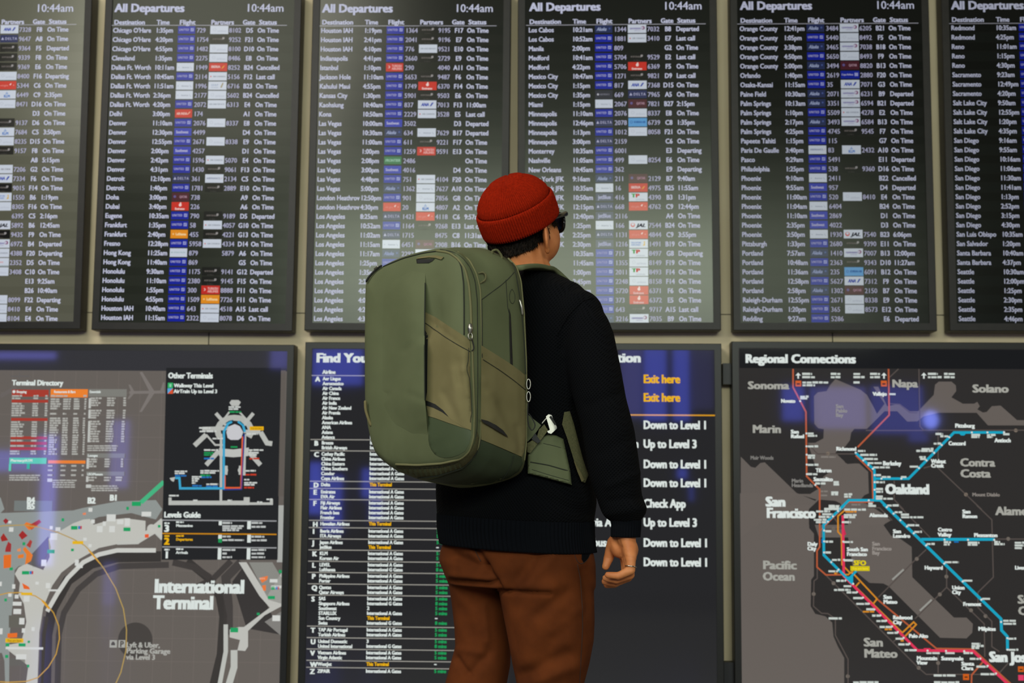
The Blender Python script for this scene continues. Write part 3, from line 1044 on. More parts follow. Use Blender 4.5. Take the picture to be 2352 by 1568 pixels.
s.poly([(1746, 745), (1770, 700), (1812, 684), (1850, 700), (1876, 745), (1862, 790), (1838, 806), (1780, 806), (1756, 790)], (196, 196, 200))
BLU, CYA = (40, 110, 180), (60, 160, 200)
s.line([(1352, 1100), (1384, 1100), (1390, 1180), (1725, 1180), (1728, 740), (1760, 680), (1790, 666)], 18, CYA)
s.line([(1836, 664), (1874, 690), (1890, 745)], 18, CYA)
s.line([(1722, 1190), (1862, 1186), (1884, 760)], 12, (36, 56, 130))
s.line([(1734, 1080), (1734, 1176), (1860, 1176), (1872, 780)], 14, (214, 90, 50))
s.line([(1740, 680), (1768, 662), (1800, 655)], 8, (24, 90, 110))
s.line([(1850, 662), (1880, 690)], 8, (24, 90, 110))
s.rect(1926, 702, 2034, 732, YEL)
s.up()
s.text('You are here', 1936, 717, 15, (140, 110, 20), w=88, bold=.02)
for x, y, w, n, c in ((1764, 552, 92, 2, 0), (1536, 714, 88, 1, 0), (1540, 740, 130, 1, 0), (1574, 884, 110, 1, 0), (1574, 905, 74, 2, GRN), (1574, 950, 80, 1, BLU), (1920, 884, 112, 1, 0), (1920, 905, 76, 2, 0),
                      (1924, 950, 76, 1, (190, 60, 40)), (1546, 1044, 144, 2, 0), (1546, 1080, 76, 1, GRN), (1546, 1094, 86, 1, BLU), (1894, 1044, 80, 1, 0), (1894, 1074, 84, 1, (190, 60, 40)), (1348, 1048, 96, 2, 0),
                      (1350, 1082, 88, 1, BLU), (1480, 1090, 76, 4, 0), (1484, 1160, 74, 1, BLU), (1592, 1148, 92, 1, 0), (1590, 1164, 90, 1, BLU), (1884, 1112, 40, 1, 0), (1884, 1136, 100, 2, 0), (1884, 1174, 76, 1, (190, 60, 40)),
                      (1304, 1236, 80, 1, 0), (1490, 1272, 34, 1, 0), (1756, 1272, 34, 1, 0), (1984, 1286, 40, 1, 0), (2056, 1264, 44, 1, 0), (1640, 795, 80, 1, 0), (1900, 760, 90, 1, 0), (1780, 860, 56, 1, GRN), (1770, 590, 90, 1, GRN)):
    for k in range(n):
        s.words(x, y + 16 * k, w * (1 - .2 * k), 13, c or (200, 204, 200))
for y, c in ((1326 + 104, (146, 148, 150)), (1326 + 208, (196, 132, 22)), (1326 + 312, (146, 148, 150))):
    pass
s.zoom(0, 1160, 3.36)
s.text('Levels Guide', 1266, 72, 42, WT, w=284, bold=.06)
for y, c in ((118, (146, 148, 150)), (221, (196, 132, 22)), (325, (146, 148, 150))):
    s.rect(1252, y - 5, 2134, y + 5, c)
for t, y, c in (('3', 178, WT), ('2', 277, YEL), ('1', 382, WT)):
    s.text(t, 1268, y, 50, c, w=38, bold=.07)
    s.words(1268, y - 40, 40, 13, c)
for t, q, y, c in (('Mezzanine', 'Bart', 156, WT), ('Departures', 'Ticketing', 262, YEL), ('Arrivals', 'Meeting', 364, WT)):
    s.text(t, 1358, y, 20, c, w=(130 if t != 'Arrivals' else 92), bold=.05)
    s.words(1358, y - 26, 60, 13, c)
for x, ys, ws in ((1716, (136, 160, 176, 192), (74, 164, 150, 128)), (1940, (136, 166), (84, 110)), (1716, (240, 268), (64, 166)), (1940, (242, 270), (100, 118)), (1716, (344, 372, 400), (100, 34, 74)), (1940, (344, 372, 400), (112, 98, 106))):
    for y, w in zip(ys, ws):
        s.words(x, y, w, 15, (186, 190, 188))
for x, y, w, h, c in ((1688, 122, 24, 32, WT), (1908, 122, 28, 62, WT), (1684, 228, 28, 30, WT), (1684, 258, 28, 30, GRN), (1908, 228, 28, 60, WT), (1680, 330, 28, 88, WT), (1904, 330, 28, 88, WT)):
    s.rect(x, y, x + w, y + h, c)
s.end('terminals_inset')
s.begin()
s.solo = 'place_name'
s.text('International', 1192, 622, 98, WT, w=696, bold=.06)
s.text('Terminal', 1186, 748, 98, WT, w=462, bold=.06)
G2 = (166, 166, 160)
s.text('Lyft & Uber,', 976, 1076, 38, G2, w=258)
s.text('Parking Garage', 976, 1122, 38, G2, w=338)
s.text('via Level 3', 974, 1170, 38, G2, w=224)
s.solo = None
s.rect(846, 1040, 902, 1098, G2)
s.rect(914, 1040, 966, 1098, G2)
s.up()
s.text('P', 926, 1070, 44, (80, 76, 74), w=28)
s.rect(858, 1062, 888, 1080, (80, 76, 74))
s.rect(864, 1052, 882, 1064, (80, 76, 74))
s.end('parking_sign')

# ---- middle: find your terminal
P = big((U(702, 788, YD).x + U(683, 1568, YD).x) / 2, None, U(1176, 787, YD).z, 0.0,
        'display behind the person, headed Find Your, with an airline list and yellow Exit here lines', (37, 37, 39))
s = Sheet(P, 0, 0, 1)
s.begin()
s.solo = 'title_text'
s.text('Find Your Terminal', 726, 821, 20.5, WT, w=262, bold=.06)
s.text('Transportation', 1472, 821, 20.5, WT, align='r', w=206, bold=.06)
s.end('title_text')
s.begin()
s.solo = 'direction_text'
for t, y, w in (('Exit here', 869.5, 84), ('Exit here', 912, 84), ('Down to Level 1', 975, 146), ('Up to Level 3', 1018.5, 122), ('Down to Level 1', 1065, 146), ('Down to Level 1', 1108, 146), ('Check App', 1155.5, 96), ('Up to Level 3', 1199, 122), ('Down to Level 1', 1245.5, 147), ('Down to Level 1', 1290, 147)):
    s.text(t, 1478, y, 18.5, YEL if 'Exit' in t else WT, w=w, bold=.055)
for t, x, y, al in (('Caltrain connection', 1467, 1018.5, 'r'), ('Taxis', 1355, 1108, 'r'), ('via AirTrain', 1360, 1199, 'l'), ('Airporter buses', 1412, 1245.5, 'r')):
    s.text(t, x, y, 18, WT, align=al, xs=.82, bold=.05)
s.rect(1085, 950.3, 1643, 953.7, (206, 146, 26))
s.end('dividing_line')
AIR = [('A', 'Aer Lingus,Aeromexico,Air Canada,Air China,Air France,Air India,Air New Zealand,Air Premia,Alaska,American Airlines,ANA,Asiana,Avianca'),
       ('B', 'Breeze,British Airways'), ('C', 'Cathay Pacific,China Airlines,China Eastern,China Southern,Condor,Copa Airlines'), ('D', 'Delta'),
       ('E', 'Emirates,EVA Air'), ('F', 'Fiji Airways,Flair Airlines,French bee,Frontier'), ('H', 'Hawaiian Airlines'), ('I', 'Iberia Airlines,ITA Airways'),
       ('J', 'Japan Airlines,JetBlue'), ('K', 'KLM,Korean Air'), ('L', 'LEVEL,Lufthansa'), ('P', 'Philippine Airlines,Porter'), ('Q', 'Qantas,Qatar Airways'),
       ('S', 'SAS,Singapore Airlines,Southwest,STARLUX,Sun Country,Swiss'), ('T', 'TAP Air Portugal,Turkish Airlines'), ('U', 'United Domestic,United International'),
       ('V', 'Vietnam Airlines,Virgin Atlantic'), ('W', 'WestJet'), ('Z', 'ZIPAIR')]
LINES = [862.6, 1010, 1035.7, 1106, 1122.5, 1148, 1196, 1212.6, 1238.5, 1264, 1290, 1315.7, 1342, 1367.7, 1439.3, 1465.7, 1491.8, 1518, 1534]
YELL = {'Delta', 'Hawaiian Airlines', 'JetBlue', 'Sun Country', 'WestJet'}
NUM = {'Southwest': '2', 'United Domestic': '3'}
GG = {'Lufthansa', 'Singapore Airlines', 'Swiss', 'United International'}
sl = lambda x, y: x - (y - 870) * .0175          # the display's own vertical as seen here
def airline_row(L, names, yl):
    s.begin()
    s.rect(sl(715, yl), yl - 1.1, 1085, yl + 1.1, (150, 148, 140))
    s.text(L, sl(724, yl), yl + 7.5, 10.5, WT, bold=.07)
    for i, n in enumerate(names.split(',')):
        y = yl + 6.3 + 11.2 * i
        c = YEL if n in YELL else WT
        s.text(n, sl(741, y), y, 7.6, WT, xs=.86, bold=.06)
        if n in NUM:
            s.text(NUM[n], sl(852, y), y, 7.6, WT, bold=.06)
        elif n in YELL:
            s.text('This Terminal', sl(853, y), y, 7.6, YEL, w=51, bold=.06)
        else:
            s.text('International %s Gates' % ('G' if n in GG else 'A'), sl(852, y), y, 7.6, WT, w=80, bold=.06)
        xx = sl(1007, y) + 1.5
        if n in YELL:
            s.rect(xx, y, xx + 6, y + 2.6, WT)
        else:
            s.text('5 mins' if n not in GG else '8 mins', xx + .5, y + .5, 7.4, GRN, w=27, bold=.06)
    s.end('airline_row')
for (L, names), yl in zip(AIR, LINES):
    airline_row(L, names, yl)
s.begin()
s.text('Airline', 741, 854, 8.5, WT, w=30, bold=.06)
s.end('column_headings')
# ---- right: the regional map
P = big((U(1681.5, 788, YD).x + U(1687, 1568, YD).x) / 2, None, U(2000, 785, YD).z, 0.0,
        'right-hand display with the Regional Connections map in cyan, pink and orange lines', (46, 44, 43))
s = Sheet(P, 1670, 770, 3.4487)
A, B = (1670, 770, 3.4487), (1670, 1160, 3.4487)
WATER, ROAD, SLATE = (100, 93, 88), (84, 76, 72), (160, 160, 152)
s.begin()
s.zoom(*A)
s.rect(100, 110, 3400, 264, (24, 25, 27))
s.end('title_bar')
s.begin()
s.text('Regional Connections', 146, 182, 66, WT, w=868, bold=.06)
s.end('title_text')
s.begin()
# water
s.poly([(110, 960), (190, 1040), (225, 1048), (265, 1010), (300, 1005), (420, 1120), (560, 1255), (660, 1255), (740, 1205), (760, 1130), (770, 1110), (730, 1075), (690, 1000), (640, 850),
        (700, 850), (765, 815), (768, 742), (725, 735), (693, 700), (690, 480), (720, 450), (790, 440), (820, 390), (860, 345), (1060, 430), (1110, 470), (1160, 560), (1190, 620),
        (1250, 540), (1160, 405), (1200, 405), (1270, 560), (1370, 540), (1450, 600), (1515, 600), (1640, 470), (1650, 390), (1680, 365), (1780, 365), (1815, 395), (1818, 440), (1780, 490), (1870, 540), (1960, 540), (1985, 525), (2005, 560), (1985, 585), (2030, 610),
        (2060, 605), (2100, 560), (2170, 555), (2300, 670), (2900, 680), (2900, 712), (2070, 712), (1980, 612), (1680, 612), (1560, 640), (1510, 680), (1430, 682), (1350, 600), (1250, 600), (1110, 740), (1010, 740), (985, 770), (975, 830), (930, 890),
        (900, 950), (940, 1010), (1050, 1015), (1120, 1080), (1125, 1250), (1090, 1265), (1060, 1300), (1060, 1600), (730, 1600), (650, 1360), (700, 1310), (710, 1300), (560, 1255), (110, 1600), (110, 960)], WATER)
s.poly([(100, 1250), (560, 1250), (700, 1310), (650, 1370), (650, 1420), (100, 1420)], WATER)
s.zoom(*B)
s.poly([(100, 0), (655, 0), (652, 180), (690, 225), (690, 560), (668, 590), (664, 800), (700, 860), (780, 880), (835, 930), (845, 1040), (880, 1120), (930, 1210), (930, 1420), (100, 1420)], WATER)
s.poly([(965, 30), (1180, 30), (1300, 120), (1240, 155), (1300, 240), (1380, 270), (1465, 330), (1470, 570), (1800, 890), (1900, 890), (1950, 940), (1945, 1010), (1900, 1055), (1690, 1050), (1280, 640), (1240, 620), (1130, 615), (1040, 540), (1000, 500), (960, 250)], WATER)
s.zoom(*A)
s.poly([(770, 1300), (880, 1290), (1100, 1330), (1250, 1420), (1250, 1500), (960, 1500), (900, 1380)], WATER)
s.up()
# islands and points of land
LAND = (46, 44, 43)
s.poly([(650, 1375), (730, 1300), (860, 1310), (900, 1330), (920, 1380), (960, 1420), (960, 1500), (650, 1500)], LAND)
s.poly([(690, 1085), (760, 1060), (810, 1085), (770, 1115)], LAND)
s.poly([(860, 930), (880, 905), (1000, 905), (1060, 1010), (955, 1018)], LAND)
s.poly([(1090, 1265), (1125, 1250), (1180, 1290), (1200, 1330), (1090, 1330)], LAND)
s.end('land_and_water')
s.begin()
# minor roads
def road(pts):
    s.line(pts, 9, ROAD)
for p in ([(1360, 265), (1290, 330)], [(1522, 265), (1530, 720), (1560, 750), (3200, 750)], [(1100, 752), (1560, 752)], [(1674, 760), (1674, 1020), (1560, 1050)], [(1674, 1050), (1895, 1260), (2020, 1379)],
          [(640, 850), (700, 920), (720, 938), (1010, 938)], [(1326, 1150), (1326, 1300), (1400, 1379)], [(1290, 540), (1370, 545), (1450, 610), (1510, 612)]):
    road(p)
s.zoom(*B)
for p in ([(1980, 0), (2100, 115), (2112, 570), (1990, 690), (1990, 810), (2100, 920), (2100, 1120), (2160, 1160)], [(1360, 0), (1610, 255)], [(1530, 268), (3200, 268)], [(1580, 350), (1500, 425), (1200, 730)],
          [(1742, 500), (1742, 650), (1490, 900)], [(1742, 650), (2040, 940), (2044, 1200)], [(716, 480), (716, 580), (690, 600), (686, 800), (750, 856), (800, 858), (860, 900), (860, 1030), (960, 1220), (960, 1420)],
          [(790, 560), (1520, 1290), (1580, 1340), (2150, 1340), (2230, 1250)], [(1674, 1160), (1674, 1330)], [(740, 190), (910, 186), (850, 100)], [(1320, 1080), (1400, 1020)], [(1100, 20), (1210, 20), (1310, 120)]):
    road(p)
for x, y in ((845, 186), (1505, 425), (1740, 565), (1688, 706), (1935, 832), (2050, 878), (845, 618), (688, 703), (1520, 1288), (1674, 1250), (958, 1355), (2230, 266)):
    s.dot(x, y, 15, (110, 102, 94))
s.zoom(*A)
for x, y in ((800, 936), (1895, 1260), (2290, 752)):
    s.dot(x, y, 15, (120, 108, 96))
s.end('road_lines')
s.begin()
COP, AMB, PNK, CYN = (176, 88, 56), (206, 134, 36), (218, 50, 86), (24, 160, 190)
s.line([(524, 265), (524, 410), (626, 605), (632, 1115), (735, 1220), (735, 1379)], 13, COP)
s.line([(1281, 265), (1286, 630), (1036, 885)], 13, COP)
s.line([(1020, 950), (1150, 1080), (1158, 1320), (960, 1320), (880, 1390)], 11, COP)
s.zoom(*B)
s.line([(735, 0), (735, 330), (714, 360), (714, 490), (785, 552), (940, 550)], 12, COP)
s.line([(940, 0), (770, 170), (740, 200)], 9, COP)
s.line([(1180, 735), (1660, 1135), (1950, 1140), (2300, 1460)], 12, COP)
s.line([(2030, 1240), (1940, 1345), (1938, 1420)], 12, COP)
s.up()
s.line([(945, 30), (880, 85), (880, 210), (908, 240), (912, 470), (970, 530), (1000, 540), (1190, 742), (1160, 780)], 12, AMB)
s.line([(1000, 520), (960, 550), (920, 548)], 12, AMB)
s.line([(1050, 610), (1018, 645), (1390, 1010)], 12, AMB)
s.line([(1390, 1010), (1480, 925), (1500, 945), (1405, 1045)], 12, AMB)
s.up()
s.line([(918, 80), (926, 560), (1510, 1150), (1950, 1155), (2240, 1430)], 20, PNK)
s.line([(926, 190), (938, 235)], 14, (190, 44, 78))
s.rect(1560, 1132, 1614, 1146, PNK)
s.zoom(*A)
s.up()
s.line([(1018, 928), (1168, 1065), (1172, 1305)], 20, CYN)
s.line([(1172, 1134), (1440, 1134), (1800, 768), (2200, 768)], 20, CYN)
s.line([(890, 1379), (965, 1305), (1215, 1305), (1300, 1390)], 20, CYN)
s.poly([(1840, 776), (1895, 776), (1880, 792), (1855, 792)], CYN)
s.zoom(*B)
s.line([(930, 0), (766, 155), (768, 395), (1000, 625)], 20, CYN)
s.line([(1240, -10), (2172, 900), (2176, 990), (2222, 1040), (2224, 1145)], 22, CYN)
s.line([(1540, 270), (2122, 270)], 22, CYN)
s.line([(1025, 520), (970, 580)], 18, CYN)
s.poly([(930, 570), (1000, 560), (1000, 630)], CYN)
s.rect(750, 265, 762, 300, (20, 110, 180))
s.rect(1800, 284, 1836, 296, (20, 110, 180))
s.up()
for x, y in ((770, 200), (770, 286), (770, 374), (826, 450), (884, 510), (1000, 622), (918, 134), (922, 288), (928, 432), (938, 596), (1030, 688), (1078, 732), (1124, 780), (1168, 826), (1216, 872), (1262, 914), (1308, 960),
             (1354, 1004), (1400, 1050), (1446, 1096), (1496, 1148), (1590, 1152), (1736, 1154), (1880, 1156), (2008, 1214), (2066, 1272), (2132, 1332), (1320, 66), (1374, 118), (1426, 168), (1480, 222), (1578, 318), (1722, 462), (1868, 604), (2016, 748), (2172, 924), (2222, 1052), (2222, 1144), (1724, 272), (1910, 274), (2118, 274), (880, 46), (840, 88), (800, 130)):
    s.dot(x, y, 8, WT, 8)
s.zoom(*A)
for x, y in ((1020, 928), (1080, 990), (1120, 1026), (1156, 1056), (1170, 1106), (1170, 1162), (1170, 1222), (1224, 1134), (1382, 1134), (1522, 1050), (1582, 990), (1642, 930), (1702, 868), (1762, 806), (1940, 768), (2064, 768), (2196, 766), (1124, 1306), (630, 776), (630, 878), (632, 944), (632, 1022), (634, 1098), (700, 1184), (580, 520), (1266, 1360)):
    s.dot(x, y, 8, WT, 8)
s.end('transit_lines')
# names
s.begin()
s.solo = 'place_name'
for t, x, y, h, w, c in (('Sonoma', 166, 394, 58, 322, SLATE), ('Napa', 1308, 380, 58, 200, SLATE), ('Solano', 1946, 420, 60, 280, SLATE), ('Marin', 202, 740, 60, 224, SLATE), ('Contra', 1848, 1005, 60, 268, SLATE), ('Costa', 1850, 1092, 60, 232, SLATE),
                         ('Muir Woods', 186, 968, 28, 180, (120, 118, 114)), ('Marin', 512, 1150, 28, 90, (126, 124, 120)), ('Headlands', 512, 1186, 28, 166, (126, 124, 120)), ('San', 862, 560, 28, 60, (140, 138, 140)), ('Pablo', 862, 596, 28, 90, (140, 138, 140)), ('Bay', 862, 630, 28, 58, (140, 138, 140)), ('Mount Diablo', 1944, 1260, 26, 212, (130, 124, 118))):
    s.text(t, x, y, h, c, w=w, bold=.05)
for t, x, y, h, w in (('Oakland', 1256, 1216, 74, 338), ('San', 308, 1316, 72, 152), ('Novato', 428, 518, 28, 112), ('Vallejo', 1156, 462, 28, 108), ('San', 506, 762, 28, 62), ('Rafael', 506, 798, 28, 104), ('Richmond', 866, 897, 28, 156), ('Berkeley', 1236, 1012, 32, 140), ('Tiburon', 704, 1068, 30, 122), ('Sausalito', 686, 1138, 30, 150),
                      ('Pittsburg', 1808, 714, 30, 150), ('Concord', 1756, 854, 30, 132), ('Antioch', 2122, 830, 30, 124), ('Walnut', 1618, 996, 30, 112), ('Creek', 1618, 1030, 30, 96)):
    s.text(t, x, y, h, WT, w=w, bold=.07)
s.zoom(*B)
for t, x, y, h, w, c in (('Pacific', 284, 472, 62, 262, SLATE), ('Ocean', 284, 562, 62, 248, SLATE), ('San', 1084, 1084, 62, 148, SLATE), ('Mateo', 1086, 1172, 62, 256, SLATE), ('Alameda', 2130, 44, 62, 330, SLATE), ('Santa', 2304, 745, 62, 210, SLATE), ('Clara', 2308, 835, 62, 200, SLATE), ('San', 1150, 304, 28, 60, (146, 140, 134)), ('Francisco', 1150, 342, 28, 150, (146, 140, 134)), ('Bay', 1150, 376, 28, 58, (146, 140, 134))):
    s.text(t, x, y, h, c, w=w, bold=.05)
for t, x, y, h, w in (('Francisco', 314, 60, 74, 380), ('San Jose', 2080, 1200, 74, 330), ('Alameda', 1130, 78, 28, 140), ('San', 1316, 206, 28, 62), ('Leandro', 1316, 242, 28, 132), ('Castro', 1672, 192, 28, 108), ('Valley', 1672, 232, 28, 102), ('Pleasanton', 1958, 236, 28, 180), ('San', 1866, 50, 28, 62), ('Ramon', 1866, 86, 28, 114), ('Hayward', 1566, 494, 28, 140),
                      ('Union', 1784, 652, 28, 96), ('City', 1784, 688, 28, 66), ('Fremont', 1872, 782, 28, 136), ('Milpitas', 1992, 978, 28, 132), ('Daly', 638, 306, 28, 76), ('City', 638, 342, 28, 66), ('South San', 950, 348, 28, 162), ('Francisco', 950, 386, 28, 154), ('San', 1240, 726, 28, 64), ('Mateo', 1240, 764, 28, 106), ('Redwood', 1316, 888, 28, 148), ('City', 1316, 926, 28, 66),
                      ('Palo Alto', 1442, 1034, 28, 146), ('Mountain', 1504, 1210, 28, 156), ('View', 1504, 1246, 28, 80), ('Sunnyvale', 1698, 1212, 28, 168), ('Santa', 1858, 1254, 28, 96), ('Clara', 1858, 1290, 28, 90), ('Livermore', 2282, 494, 28, 160)):
    s.text(t, x, y, h, WT, w=w, bold=.07)
s.text('SFO', 1004, 456, 36, (214, 196, 20), w=96, bold=.06)
s.solo = None
s.rect(978, 482, 1130, 520, (206, 190, 18))
s.up()
s.text('You are here', 992, 500, 18, (240, 220, 60), w=122, bold=.02)
s.end('location_marker')
# station print too small to read, arrows and bus signs
s.begin()
SM = (196, 204, 198)
for x, y, w in ((780, 206, 46), (780, 288, 60), (780, 374, 44), (832, 432, 66), (804, 522, 76), (866, 598, 74), (924, 640, 60), (848, 670, 130), (948, 690, 80), (1000, 735, 78), (1024, 780, 100), (1104, 824, 64), (1150, 874, 66), (1184, 916, 78), (1210, 964, 96), (1270, 1010, 84),
                (1336, 1056, 66), (1358, 1102, 86), (1408, 1148, 88), (1580, 1170, 108), (1730, 1170, 76), (1874, 1170, 74), (1924, 1216, 84), (1976, 1278, 88), (2010, 1338, 120), (1328, 54, 60), (1378, 74, 64), (1380, 94, 176), (1430, 158, 92), (1484, 210, 60), (1582, 306, 64), (1726, 450, 110), (1872, 596, 78), (2022, 740, 62), (2188, 914, 104), (2190, 938, 100), (2230, 1056, 62), (2230, 1144, 78),
                (1718, 292, 56), (1718, 310, 46), (1908, 296, 92), (1908, 312, 76), (2118, 290, 46), (2118, 308, 82), (926, 134, 56), (924, 290, 74), (926, 436, 80), (926, 76, 100), (926, 94, 90), (930, 34, 172), (806, 14, 80), (770, 30, 110), (706, 48, 110), (754, 70, 84), (726, 92, 94), (688, 114, 100), (704, 134, 80), (806, 896, 104), (1938, 1096, 70), (1938, 1114, 96), (1938, 1130, 60), (2280, 296, 90), (2280, 318, 90), (2280, 338, 60), (1638, 1348, 172), (1000, 1402, 200), (1640, 1402, 200)):
    s.words(x, y, w, 17, SM)
for x, y, w in ((938, 50, 88), (1076, 842, 90), (1250, 982, 56), (1376, 1072, 24), (850, 540, 28)):
    s.words(x, y, w, 15, AMB)
for a, b in (((1310, 590), (1400, 508)), ((1528, 836), (1622, 748))):
    s.line([a, b], 14, (150, 150, 144))
s.zoom(*A)
for x, y, w in ((596, 304, 78), (596, 330, 100), (822, 304, 76), (822, 330, 76), (598, 372, 204), (598, 394, 100), (1002, 304, 52), (1002, 330, 88), (1002, 372, 52), (1134, 304, 78), (1134, 330, 78), (1592, 304, 78), (1592, 330, 108), (1720, 304, 84), (1720, 330, 84), (580, 484, 66), (580, 498, 56), (640, 776, 46), (640, 794, 74), (640, 878, 82), (640, 950, 58), (640, 968, 56), (640, 1024, 84), (640, 1098, 76), (700, 1172, 80), (844, 1162, 44), (844, 1180, 44),
                (826, 1242, 60), (826, 1258, 54), (928, 1258, 64), (928, 1276, 54), (1036, 914, 60), (1056, 946, 132), (1086, 978, 108), (1116, 1010, 110), (1160, 1044, 130), (1180, 1106, 40), (1226, 1120, 70), (1378, 1120, 50), (1180, 1162, 70), (1180, 1216, 56), (1180, 1238, 56), (1180, 1274, 54), (1180, 1292, 134), (1120, 1332, 34), (1120, 1350, 60), (1270, 1346, 90), (1448, 1038, 66), (1524, 962, 50), (1530, 978, 46), (1500, 914, 134), (1542, 898, 94), (1638, 856, 58), (1652, 780, 60), (1690, 798, 64),
                (1936, 788, 70), (1936, 804, 64), (2060, 788, 68), (2060, 804, 46), (2188, 782, 50), (1286, 464, 54), (806, 1350, 90), (770, 1372, 130)):
    s.words(x, y, w, 17, SM)
for x, y, w in ((745, 962, 116), (744, 1234, 54), (744, 1266, 50), (986, 1340, 76)):
    s.words(x, y, w, 14, (128, 122, 116))
for x in (564, 1244, 1560):
    s.poly([(x - 22, 318), (x, 294), (x + 22, 318), (x + 6, 316), (x + 6, 342), (x - 6, 342), (x - 6, 316)], WT)
for x0, y0 in ((542, 358), (1220, 358)):
    s.rect(x0, y0, x0 + 46, y0 + 46, (200, 92, 24))
s.zoom(*B)
s.rect(1870, 1336, 1918, 1384, (200, 92, 24))
s.rect(2306, 1276, 2352, 1320, (200, 92, 24))
s.rect(2308, 1344, 2352, 1388, (220, 60, 100))
s.up()
s.rect(1882, 1356, 1906, 1366, (70, 40, 20))
s.rect(2318, 1296, 2342, 1306, (70, 40, 20))
s.zoom(*A)
s.rect(552, 378, 578, 390, (70, 40, 20))
s.rect(1230, 378, 1256, 390, (70, 40, 20))
s.end('station_names')['kind'] = 'stuff'
# ------------------------------------------------------------------ soft-body tools
def catmull(pts, n, closed=False):
    """resample a polyline evenly along a smooth curve through its points"""
    P = [Vector(p) for p in pts]
    m = len(P)
    fine = []
    for i in range(m if closed else m - 1):
        p0 = P[i - 1] if closed or i > 0 else P[0]
        p1, p2 = P[i], P[(i + 1) % m]
        p3 = P[(i + 2) % m] if closed or i + 2 < m else P[-1]
        for k in range(12):
            t = k / 12
            fine.append(0.5 * ((2 * p1) + (p2 - p0) * t + (2 * p0 - 5 * p1 + 4 * p2 - p3) * t * t + (3 * p1 - p0 - 3 * p2 + p3) * t ** 3))
    fine.append(P[0].copy() if closed else P[-1].copy())
    d = [0.0]
    for a, b in zip(fine, fine[1:]):
        d.append(d[-1] + (b - a).length)
    out, j = [], 0
    for k in range(n):
        t = d[-1] * k / (n if closed else n - 1)
        while j < len(d) - 2 and d[j + 1] < t:
            j += 1
        f = (t - d[j]) / max(1e-12, d[j + 1] - d[j])
        out.append(fine[j].lerp(fine[j + 1], min(1, max(0, f))))
    return out
def loft(rings, cap=True):
    n = len(rings[0])
    vs = [v for r in rings for v in r]
    fs = []
    for i in range(len(rings) - 1):
        for k in range(n):
            j = (k + 1) % n
            fs.append((i * n + k, i * n + j, (i + 1) * n + j, (i + 1) * n + k))
    if cap:
        for r, base in ((rings[0], 0), (rings[-1], (len(rings) - 1) * n)):
            c = len(vs)
            vs.append(sum((Vector(v) for v in r), Vector()) / n)
            for k in range(n):
                j = (k + 1) % n
                fs.append((base + j, base + k, c) if base == 0 else (base + k, base + j, c))
    return vs, fs
def sphere(c, ax, nu=20, nv=12):
    """ellipsoid from a centre and three axis vectors"""
    c = Vector(c)
    rings = []
    for i in range(1, nv):
        a = pi * i / nv
        rings.append([c + ax[0] * (sin(a) * cos(2 * pi * k / nu)) + ax[1] * (sin(a) * sin(2 * pi * k / nu)) - ax[2] * cos(a) for k in range(nu)])
    vs, fs = loft(rings, False)
    b = len(vs)
    vs += [c - ax[2], c + ax[2]]
    for k in range(nu):
        j = (k + 1) % nu
        fs.append((j, k, b))
        fs.append(((nv - 2) * nu + k, (nv - 2) * nu + j, b + 1))
    return vs, fs
def ball(c, r):
    return sphere(c, (Vector((r, 0, 0)), Vector((0, r, 0)), Vector((0, 0, r))), 16, 10)
def tube(pts, radii, n=14, flat=1.0, side=None):
    """a limb along a path with a radius at each point, rounded ends"""
    P = [Vector(p) for p in pts]
    rings = []
    prev = None
    ext = [(P[0] - (P[1] - P[0]).normalized() * radii[0] * .75, radii[0] * .55)] + list(zip(P, radii)) + [(P[-1] + (P[-1] - P[-2]).normalized() * radii[-1] * .75, radii[-1] * .55)]
    Q = [e[0] for e in ext]
    for i, (p, r) in enumerate(ext):
        t = (Q[min(i + 1, len(Q) - 1)] - Q[max(i - 1, 0)]).normalized()
        ref = side if side is not None else (prev if prev is not None else (Vector((0, 1, 0)) if abs(t.y) < .9 else Vector((1, 0, 0))))
        u = (ref - t * ref.dot(t)).normalized()
        v = t.cross(u)
        prev = u
        rings.append([p + u * (r * cos(2 * pi * k / n)) + v * (r * flat * sin(2 * pi * k / n)) for k in range(n)])
    return loft(rings)
def smooth_tube(pts, radii, seg=6, **k):
    n = (len(pts) - 1) * seg + 1
    q = catmull(pts, n)
    R = catmull([(r, 0, 0) for r in radii], n)
    # radii are interpolated by index
    m = len(radii) - 1
    rr = []
    for i in range(n):
        t = i / (n - 1) * m
        a = min(int(t), m - 1)
        rr.append(radii[a] + (radii[a + 1] - radii[a]) * (t - a))
    return tube(q, rr, **k)
def mesh_from(parts, name='part'):
    vs, fs = [], []
    for v, f in parts:
        b = len(vs)
        vs += [tuple(a) for a in v]
        fs += [tuple(i + b for i in q) for q in f]
    me = bpy.data.meshes.new(name)
    me.from_pydata(vs, [], fs)
    me.update()
    return me
def union(parts, voxel, smooth=6, fac=0.5):
    """grow one continuous skin over overlapping shapes"""
    me = mesh_from(parts)
    o = bpy.data.objects.new('tmp', me)
    COL.objects.link(o)
    r = o.modifiers.new('r', 'REMESH')
    r.mode = 'VOXEL'
    r.voxel_size = voxel
    sm = o.modifiers.new('s', 'SMOOTH')
    sm.factor, sm.iterations = fac, smooth
    dg = bpy.context.evaluated_depsgraph_get()
    out = bpy.data.meshes.new_from_object(o.evaluated_get(dg))
    bpy.data.objects.remove(o)
    bpy.data.meshes.remove(me)
    return out
def finish(me, mat, name, parent):
    me.materials.clear()
    me.materials.append(mat)
    me.polygons.foreach_set('use_smooth', [True] * len(me.polygons))
    me.update()
    return link(name, me, parent)
